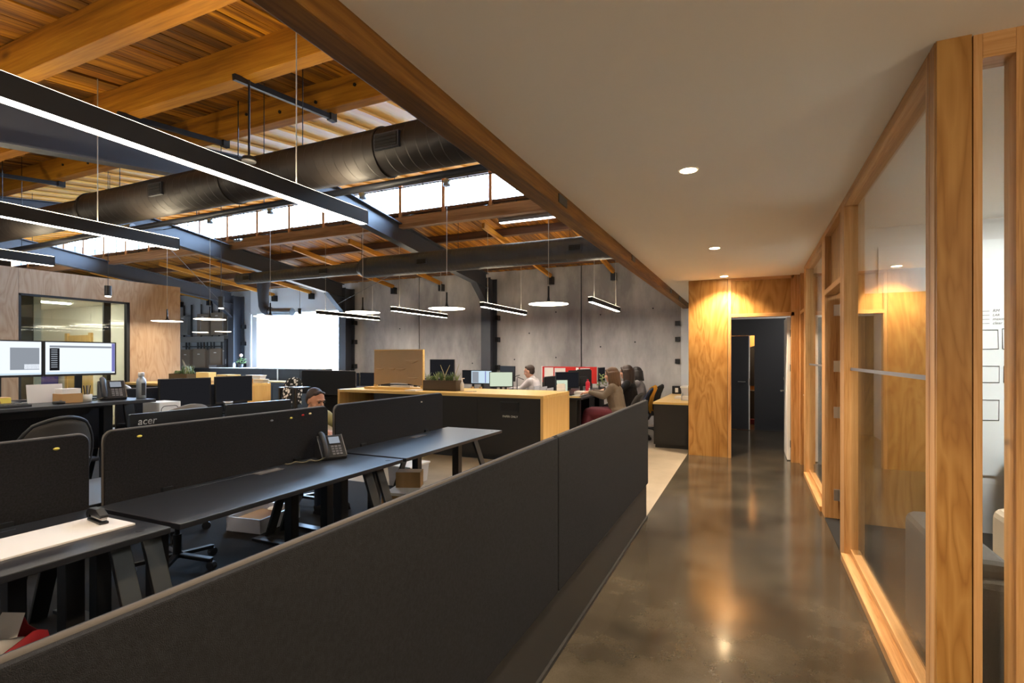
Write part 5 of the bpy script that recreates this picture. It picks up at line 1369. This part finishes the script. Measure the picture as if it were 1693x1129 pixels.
for k in range(6): MB().box(-0.17+k*0.06,-0.14+k*0.06,-0.04,0.03,0.08,0.12+0.03*(k%3)).build('item',('paper_cream','amber_glass','cardboard')[k%3],t)
t=thing('fruit_bowl','shallow brown bowl with a white ball beside the man in white','bowl',(-4.40,9.05,Z5))
MB().lathe([(0,0),(0.07,0),(0.13,0.06),(0.125,0.065),(0.06,0.012),(0,0.012)],n=22).build('bowl','felt_tan',t); MB().ell((0,0,0.06),(0.045,0.045,0.045),14,10).build('ball','paper_white',t)
tag(MB().box(-4.71,-4.55,8.91,9.08,Z5,Z5+0.008).build('plate','paper_white',bevel=0.004),'white paper sheet at the near edge of the sweater man\'s desk','paper')
# planter desk
monitor('large black monitor back behind the succulents', (-5.98,9.55,Z5), R(-92), 0.62,0.36,0.53)
monitor('black monitor seen edge-on beside the tan board', (-6.65,9.6,Z5), R(-140), 0.5,0.32,0.5)
monitor('dark monitor behind the pump bottle', (-5.6+0.15,9.9,Z5), R(-95), 0.5,0.3,0.33)
t=thing('black_shelf','low black shelf unit on the planter desk','shelf',(-6.6,9.19,Z5))
for z in (0.0,0.16,0.3): MB().box(-0.6,0.9,-0.15,0.15,z,z+0.02).build('shelf_board','plastic_black',t)
for x in (-0.6,0.1,0.88): MB().box(x,x+0.02,-0.15,0.15,0.02,0.3).build('upright','plastic_black',t)
MB().box(0.2,0.4,-0.12,0.0,0.18,0.22).build('papers','paper_white',t)
# blanket desk
screen_panel('dark rounded privacy screen behind the man in olive', 0, 0, 1.60, 0.66, 1.20, rz=math.pi/2, loc=(-8.77,9.15,0.66), mat='fabric_charcoal_dark', cw=0.043)
monitor('black monitor on the far side of the dark rounded screen', (-8.35,9.42,Z5), R(-90), 0.5,0.3,0.25)
monitor('black monitor beside the dark rounded screen', (-7.80,9.42,Z5), R(-84), 0.5,0.3,0.26)
t=thing('side_table','small black side table beside the patterned blanket','table',(-8.75,8.17,0))
MB().box(-0.25,0.25,-0.20,0.20,0.85,0.88).build('top','laminate_black',t); 
for sx in (-0.23,0.23):
    for sy in (-0.18,0.18): MB().box(sx-0.02,sx+0.02,sy-0.02,sy+0.02,0,0.852).build('leg','steel_black',t)
office_chair('task_chair','dark chair under the black and white patterned blanket',(-9.567,8.71,0),R(165),'cloth_black','cloth_black',1.0,'pad',arms=False)
def spotted():
    x=NT('cloth_spotted'); b=x.b; b.inputs['Roughness'].default_value=0.9
    tc=x.n('ShaderNodeTexCoord'); v=x.n('ShaderNodeTexVoronoi'); v.inputs['Scale'].default_value=16; x.l(tc.outputs['Object'],v.inputs['Vector'])
    r=x.n('ShaderNodeValToRGB'); r.color_ramp.interpolation='CONSTANT'; r.color_ramp.elements[0].color=(0.75,0.72,0.7,1); r.color_ramp.elements[1].position=0.42; r.color_ramp.elements[1].color=(0.01,0.01,0.01,1)
    x.l(v.outputs['Distance'],r.inputs['Fac']); x.l(r.outputs['Color'],b.inputs['Base Color']); MATS['cloth_spotted']=x.m
spotted()
draped('blanket','black and white patterned blanket over a chair back',(-9.567,8.71,0),R(165),'cloth_spotted',-0.97,0.97,0.45,cat='blanket')
t=thing('scarf','black and white patterned scarf hanging off the small black side table','scarf',(-8.74,7.97,0.88))
vs=[];fs=[]
prof=[(0.20,0.006),(0.10,0.006),(0.0,0.007),(-0.014,-0.004),(-0.018,-0.08),(-0.024,-0.2),(-0.02,-0.32),(-0.03,-0.43)]
for i_ in range(9):
    u_=-1+i_/4
    for k_,(y_,z_) in enumerate(prof): vs.append((0.10*u_*(1-0.02*k_)+0.006*math.sin(k_),y_-(0.008*(1+math.sin(5*u_+k_)) if z_<-0.05 else 0),z_))
for i_ in range(8):
    for k_ in range(len(prof)-1): fs.append((i_*8+k_,i_*8+k_+1,(i_+1)*8+k_+1,(i_+1)*8+k_))
o=MB().add(vs,fs,True).build('cloth','cloth_spotted',t); o.modifiers.new('thickness','SOLIDIFY').thickness=0.008; o.modifiers[0].offset=0
# tags on the near wooden counter: none seen

# ================================================================== MEETING ROOM
t=thing('grey_sofa','grey upholstered sofa arm standing behind the corridor glass','sofa',(1.15,2.98,0.006))
MB().box(-0.40,0.42,-0.36,0.36,0.08,0.40).build('seat','sofa_grey',t,bevel=0.05,seg=4)
MB().box(-0.42,-0.22,-0.36,0.40,0.10,0.70).build('back','sofa_grey',t,bevel=0.06,seg=4)
MB().box(-0.36,0.40,-0.40,-0.22,0.10,0.64).build('arm','sofa_grey',t,bevel=0.06,seg=4)
for sx in (-0.33,0.33):
    for sy in (-0.3,0.3): MB().cyl((sx,sy,0),(sx,sy,0.1),0.018,n=10).build('leg','steel_black',t)
t=thing('dark_sofa','dark grey rounded sofa in front of the whiteboard wall','sofa',(2.52,5.3,0.006))
MB().box(-0.6,0.62,-0.3,0.3,0.06,0.38).build('seat','sofa_dark',t,bevel=0.06,seg=4)
MB().box(-0.62,0.64,0.12,0.38,0.06,0.72).build('back','sofa_dark',t,bevel=0.09,seg=4)
t=thing('cream_pouf','cream rounded pouf in the glazed meeting room','pouf',(1.88,4.66,0.006))
MB().box(-0.3,0.3,-0.28,0.28,0.0,0.42).build('cushion','pouf_cream',t,bevel=0.10,seg=5)
t=thing('whiteboard','whiteboard wall with marker notes and drawn boxes','whiteboard',(2.0,5.735,0.5))
MB().box(-0.95,0.95,-0.012,0.003,0.0,2.0).build('board','whiteboard',t)
def drawn(x0,x1,z0,z1):
    r=random.Random(int(x0*100+z0*10)); j=lambda: r.uniform(-0.006,0.006)
    p=[(x0+j(),-0.014,z0+j()),(x1+j(),-0.014,z0+j()),(x1+j(),-0.014,z1+j()),(x0+j(),-0.014,z1+j())]
    MB().tube(p+[p[0]],0.004,n=5,caps=False).build('drawn_box','marker_ink',t)
for z0,z1 in ((1.07,1.236),(0.784,0.928),(0.466,0.64)):
    drawn(-0.42,-0.105,z0,z1)
for z0,z1 in ((1.07,1.236),(0.784,0.928)): drawn(-0.075,0.2,z0,z1)
for k,(tx,sz) in enumerate((('RM',0.032),('LAR',0.026),('maximum',0.032),('clear risk',0.032))):
    text_mesh('marker_note',tx,sz,'marker_ink',t,(-0.145,-0.0145,1.385-0.035*k+0.0),(R(90),0,0),0.0006,'LEFT',0.25)
    MB().box(-0.24,-0.165,-0.0145,-0.0135,1.392-0.035*k,1.395-0.035*k).build('dash','marker_ink',t)
tag(MB().box(2.05,2.12,5.72,5.737,0.98,1.10).build('wall_plate','plastic_grey',bevel=0.003),'pale switch plate on the whiteboard wall','switch')
# closet seen through the charcoal door
t=thing('round_mirror','arched dark mirror on the closet wall','mirror',(0.12,13.48,1.05))
pts=[(0.30*math.cos(a),0.42+0.30*math.sin(a)) for a in [math.pi*i/16 for i in range(17)]]+[(-0.30,-0.2),(0.30,-0.2)]
MB().prism(pts,-0.012,0.012,'y').build('glass','plastic_black',t)
MB().tube([(p[0],-0.012,p[1]) for p in pts]+[(pts[0][0],-0.012,pts[0][1])],0.012,n=6,caps=False).build('rim','steel_black',t)
t=thing('closet_bench','dark bench with red cushion in the closet','bench',(0.1,13.2,0))
MB().box(-0.4,0.5,-0.25,0.2,0,0.12).build('cushion','cloth_maroon',t,bevel=0.02); MB().box(-0.4,0.5,-0.2,0.2,0.12,0.75).build('body','panel_black',t)
# ================================================================== PEOPLE
def cap(mb, p0, p1, r0, r1, n=14):
    p0=Vector(p0); p1=Vector(p1)
    mb.cyl(p0,p1,r0,r1,n=n); mb.ell(p0,(r0,)*3,n,8); mb.ell(p1,(r1,)*3,n,8)
def chain(mb, pts, rs):
    for (a,b),(ra,rb_) in zip(zip(pts,pts[1:]),zip(rs,rs[1:])): cap(mb,a,b,ra,rb_)
def skin_mesh(mb, name, mat, parent, voxel=0.008, it=4):
    me=mb.mesh(name+'_raw',None)
    o=bpy.data.objects.new('tmp',me); COL.objects.link(o)
    m=o.modifiers.new('r','REMESH'); m.mode='VOXEL'; m.voxel_size=voxel; m.use_smooth_shade=True
    s=o.modifiers.new('s','SMOOTH'); s.iterations=it; s.factor=0.5
    bpy.context.view_layer.update()
    ev=bpy.data.meshes.new_from_object(o.evaluated_get(bpy.context.evaluated_depsgraph_get()))
    bpy.data.objects.remove(o); bpy.data.meshes.remove(me)
    ev.name=name; ev.materials.clear(); ev.materials.append(MATS[mat])
    ev.polygons.foreach_set('use_smooth',[True]*len(ev.polygons))
    return obj(name,ev,parent)
def hand(mb, w, d, side, palm_down=True, curl=0.5, s=1.0):
    """hand from wrist w along unit direction d; side +1 left / -1 right"""
    w=Vector(w); d=Vector(d).normalized(); up=Vector((0,0,1)); a=d.cross(up).normalized(); u=a.cross(d).normalized()
    pc=w+d*0.05*s
    mb.ell(pc,(0.052*s,0.042*s,0.020*s),14,10,(d.to_track_quat('X','Z').to_euler()))
    for k,(off,L) in enumerate(((-0.03,0.062),(-0.010,0.074),(0.010,0.070),(0.029,0.056))):
        b=w+d*0.085*s+a*(off*s*side)
        k1=b+d*L*0.5*s-u*0.012*curl*s; k2=k1+d*L*0.35*s-u*0.03*curl*s; k3=k2+d*L*0.15*s-u*0.03*curl*s
        chain(mb,[w+d*0.05*s+a*(off*0.8*s*side),b,k1,k2,k3],[0.012*s,0.0095*s,0.009*s,0.008*s,0.007*s])
    tb=w+d*0.03*s-a*(0.03*s*side)
    chain(mb,[w+d*0.02*s-a*(0.015*s*side),tb,tb+d*0.035*s-a*(0.022*s*side)-u*0.01*s,tb+d*0.065*s-a*(0.02*s*side)-u*0.018*s],[0.014*s,0.012*s,0.010*s,0.008*s])
def person(label, loc, rz, P):
    """seated figure facing local +x"""
    t=thing('person',label,'person',loc,rz); t.scale=(P.get('scale',1.0),)*3
    g=P.get
    hip=Vector((0,0,0.54)); ch=Vector(g('chest',(0.05,0,0.86))); nk=Vector(g('neck',(0.07,0,1.03))); hd=Vector(g('head',(0.11,0,1.165)))
    sw=g('shoulder',0.165); pitch=g('pitch',0.1); yaw=g('yaw',0.0)
    shL=nk+Vector((-0.01,sw,-0.06)); shR=nk+Vector((-0.01,-sw,-0.06))
    elL,wrL=Vector(g('elL',(0.16,0.22,0.76))),Vector(g('wrL',(0.40,0.14,0.80)))
    elR,wrR=Vector(g('elR',(0.16,-0.22,0.76))),Vector(g('wrR',(0.40,-0.14,0.80)))
    HR=Euler((0,pitch,yaw)).to_matrix()
    def H(x,y,z): return hd+HR@Vector((x,y,z))
    fem=g('fem',False)
    def torso(mb,k):
        mb.ell(hip+Vector((0,0,0.0)),(0.13+k,0.165+k,0.11+k)); cap(mb,hip+Vector((0,0.05,0.05)),ch+Vector((0,0.055,-0.05)),0.105+k,0.115+k); cap(mb,hip+Vector((0,-0.05,0.05)),ch+Vector((0,-0.055,-0.05)),0.105+k,0.115+k)
        mb.ell(ch,(0.115+k,0.155+k,0.14+k)); cap(mb,shL,shR,0.052+k,0.052+k); cap(mb,ch,nk+Vector((0,0,-0.03)),0.09+k,0.06+k)
        if fem:
            for s in (-1,1): mb.ell(ch+Vector((0.085,s*0.065,-0.02)),(0.05+k,0.055+k,0.055+k))
    def arms(mb,k,upto=1.0):
        for sh,el,wr in ((shL,elL,wrL),(shR,elR,wrR)):
            chain(mb,[sh,sh.lerp(el,0.5),el,el.lerp(wr,0.4),el.lerp(wr,upto)],[0.052+k,0.045+k,0.038+k,0.037+k,0.026+k])
    def legs(mb,k):
        for s in (-1,1):
            kn=Vector((0.44,s*0.11,0.52)); an=Vector((0.40,s*0.11,0.10))
            chain(mb,[Vector((0.02,s*0.09,0.53)),kn,kn.lerp(an,0.35),an],[0.085+k,0.058+k,0.055+k,0.035+k])
    b=MB()
    # head: cranium, face, jaw, nose, ears, neck
    b.ell(H(-0.012,0,0.03),(0.098,0.076,0.092),18,12,(0,pitch,yaw)); b.ell(H(0.028,0,-0.025),(0.066,0.060,0.085),16,12,(0,pitch,yaw)); b.ell(H(0.048,0,-0.083),(0.036,0.036,0.030),12,8)
    cap(b,H(0.085,0,0.012),H(0.106,0,-0.024),0.010,0.013); b.ell(H(0.072,0,0.038),(0.022,0.052,0.014),12,8)
    for s in (-1,1):
        b.ell(H(-0.012,s*0.078,-0.008),(0.020,0.009,0.030),10,8,(0,pitch,yaw)); b.ell(H(0.060,s*0.036,-0.03),(0.024,0.024,0.024),10,8)
    cap(b,nk+Vector((-0.01,0,-0.04)),H(-0.02,0,-0.06),0.056,0.050)
    torso(b,0); arms(b,0); legs(b,0)
    hand(b,wrL,g('dL',(1,0,-0.1)),1,curl=g('curl',0.5)); hand(b,wrR,g('dR',(1,0,-0.1)),-1,curl=g('curl',0.5))
    for s in (-1,1): cap(b,(0.40,s*0.11,0.06),(0.52,s*0.12,0.035),0.036,0.028)
    bo=skin_mesh(b,'body',g('skin','skin'),t,0.0065,3)
    for s in (-1,1):
        MB().ell(H(0.085,s*0.031,0.016),(0.008,0.013,0.008),10,8).build('eye','eye_dark',bo)
        MB().tube([H(0.090,s*0.012,0.036),H(0.092,s*0.03,0.041),H(0.078,s*0.052,0.034)],[0.003,0.004,0.002],n=6).build('eyebrow',g('hair','hair_brown'),bo)
    MB().ell(H(0.088,0,-0.056),(0.008,0.024,0.007),10,6,(0,pitch,yaw)).build('lips','lip',bo)
    # clothes
    c=MB(); torso(c,0.016); arms(c,0.014,g('sleeve',0.93)); cap(c,nk+Vector((-0.015,0,-0.05)),nk+Vector((-0.01,0,0.0)),0.07,0.066)
    if g('hem'):
        cap(c,hip+Vector((-0.01,0.07,0.02)),hip+Vector((-0.01,-0.07,0.02)),0.135,0.135)
    skin_mesh(c,g('topname','sweater'),g('top','cloth_grey'),t,0.009,4)
    c=MB()
    if g('skirt'):
        for s in (-1,1): chain(c,[Vector((0.0,s*0.09,0.53)),Vector((0.46,s*0.10,0.525)),Vector((0.50,s*0.11,0.28))],[0.105,0.095,0.11])
        cap(c,(0.1,-0.06,0.525),(0.1,0.06,0.525),0.095,0.095); cap(c,(0.48,-0.1,0.48),(0.48,0.1,0.48),0.09,0.09); cap(c,(0.5,-0.11,0.30),(0.5,0.11,0.30),0.09,0.09)
        skin_mesh(c,'skirt',g('bottom','cloth_maroon'),t,0.010,4)
    else:
        c.ell(hip+Vector((0,0,-0.01)),(0.145,0.18,0.11)); legs(c,0.014); skin_mesh(c,'trousers',g('bottom','cloth_denim'),t,0.010,4)
    for s in (-1,1):
        m=MB(); cap(m,(0.39,s*0.11,0.065),(0.53,s*0.12,0.045),0.05,0.04); m.box(0.36,0.56,s*0.115-0.04,s*0.115+0.04,0.0,0.03); skin_mesh(m,'shoe','cloth_black',t,0.009,2)
    # hair
    h=MB(); st=g('style','short')
    if st=='short':
        h.ell(H(-0.034,0,0.048),(0.094,0.081,0.084),18,12,(0,pitch,yaw)); h.ell(H(-0.058,0,-0.002),(0.055,0.076,0.07),16,10,(0,pitch,yaw))
        for k in range(7): h.ell(H(0.022+0.004*(k%2),-0.05+0.1*k/6,0.106-0.016*abs(k-3)/3),(0.030,0.02,0.018),10,6)
        hb=skin_mesh(h,'hair',g('hair','hair_brown'),t,0.006,3)
    else:
        h.ell(H(-0.024,0,0.038),(0.110,0.090,0.098),18,12,(0,pitch,yaw))
        ln=g('hairlen',0.24)
        for k in range(15):
            a=R(62+ 236*k/14); ca,sa=math.cos(a),math.sin(a)
            p0=H(-0.03+0.09*ca,0.082*sa,0.03); wv=0.012*math.sin(k*2.1)
            p1=p0+Vector((-0.012-0.01*ca*0,0.012*sa,-ln*0.5)); p2=p0+Vector((-0.025+wv,0.02*sa,-ln*(0.95+0.08*math.sin(k*1.7))))
            chain(h,[p0,p1,p2],[0.028,0.027,0.015])
        for s in (-1,1): cap(h,H(0.06,s*0.045,0.085),H(0.01,s*0.085,0.01),0.02,0.022)
        skin_mesh(h,'hair',g('hair','hair_brown'),t,0.007,2)
    return t
person('man in an olive shirt working behind the privacy screens, head bent down',(-4.15,3.97,0.0),R(-6),dict(scale=0.957,chest=(0.09,0,0.84),neck=(0.15,0,0.995),head=(0.215,0,1.115),pitch=0.34,shoulder=0.19,
   elL=(0.30,0.24,0.835),wrL=(0.52,0.14,0.835),elR=(0.30,-0.24,0.835),wrR=(0.52,-0.12,0.835),dL=(1,0,-0.2),dR=(1,0,-0.2),top='cloth_olive',topname='shirt',bottom='cloth_denim',hair='hair_brown',skin='skin_tan'))
person('man in a white sweater reaching to his desk by the concrete wall',(-3.97,10.0,0.0),math.pi,dict(scale=1.06,chest=(0.08,0,0.85),neck=(0.13,0,1.01),head=(0.19,0,1.14),pitch=0.22,shoulder=0.18,
   elL=(0.28,0.22,0.80),wrL=(0.52,0.16,0.80),elR=(0.28,-0.22,0.80),wrR=(0.50,-0.16,0.80),top='cloth_white',bottom='cloth_denim',hair='hair_brown',skin='skin'))
person('woman in a taupe cardigan and maroon skirt typing, blond shoulder-length hair',(-2.05,8.83,0.0),math.pi,dict(fem=True,scale=1.04,chest=(0.05,0,0.86),neck=(0.075,0,1.02),head=(0.115,0,1.155),pitch=0.12,
   elL=(0.18,0.22,0.82),wrL=(0.44,0.13,0.875),elR=(0.20,-0.22,0.82),wrR=(0.46,-0.14,0.875),top='cloth_taupe',topname='cardigan',hem=True,skirt=True,bottom='cloth_maroon',style='long',hair='hair_blond',hairlen=0.21,skin='skin'))
person('woman with long dark brown hair in a black top at the shared desk',(-2.02,9.78,0.0),math.pi,dict(fem=True,scale=1.06,chest=(0.04,0,0.86),neck=(0.06,0,1.02),head=(0.10,0,1.155),pitch=0.08,
   elL=(0.18,0.22,0.80),wrL=(0.44,0.13,0.84),elR=(0.20,-0.22,0.80),wrR=(0.46,-0.14,0.84),top='cloth_black',bottom='cloth_black',style='long',hair='hair_brown',hairlen=0.34,skin='skin'))
person('woman in a grey jacket with black hair, hand raised to her mouth',(-2.02,10.74,0.0),math.pi,dict(fem=True,scale=1.02,chest=(0.05,0,0.86),neck=(0.075,0,1.02),head=(0.115,0,1.155),pitch=0.05,
   elL=(0.40,0.14,0.90),wrL=(0.27,0.02,1.04),dL=(-0.55,-0.1,0.75),elR=(0.20,-0.22,0.82),wrR=(0.46,-0.14,0.88),top='cloth_grey',topname='jacket',bottom='cloth_black',style='long',hair='hair_black',hairlen=0.17,skin='skin'))
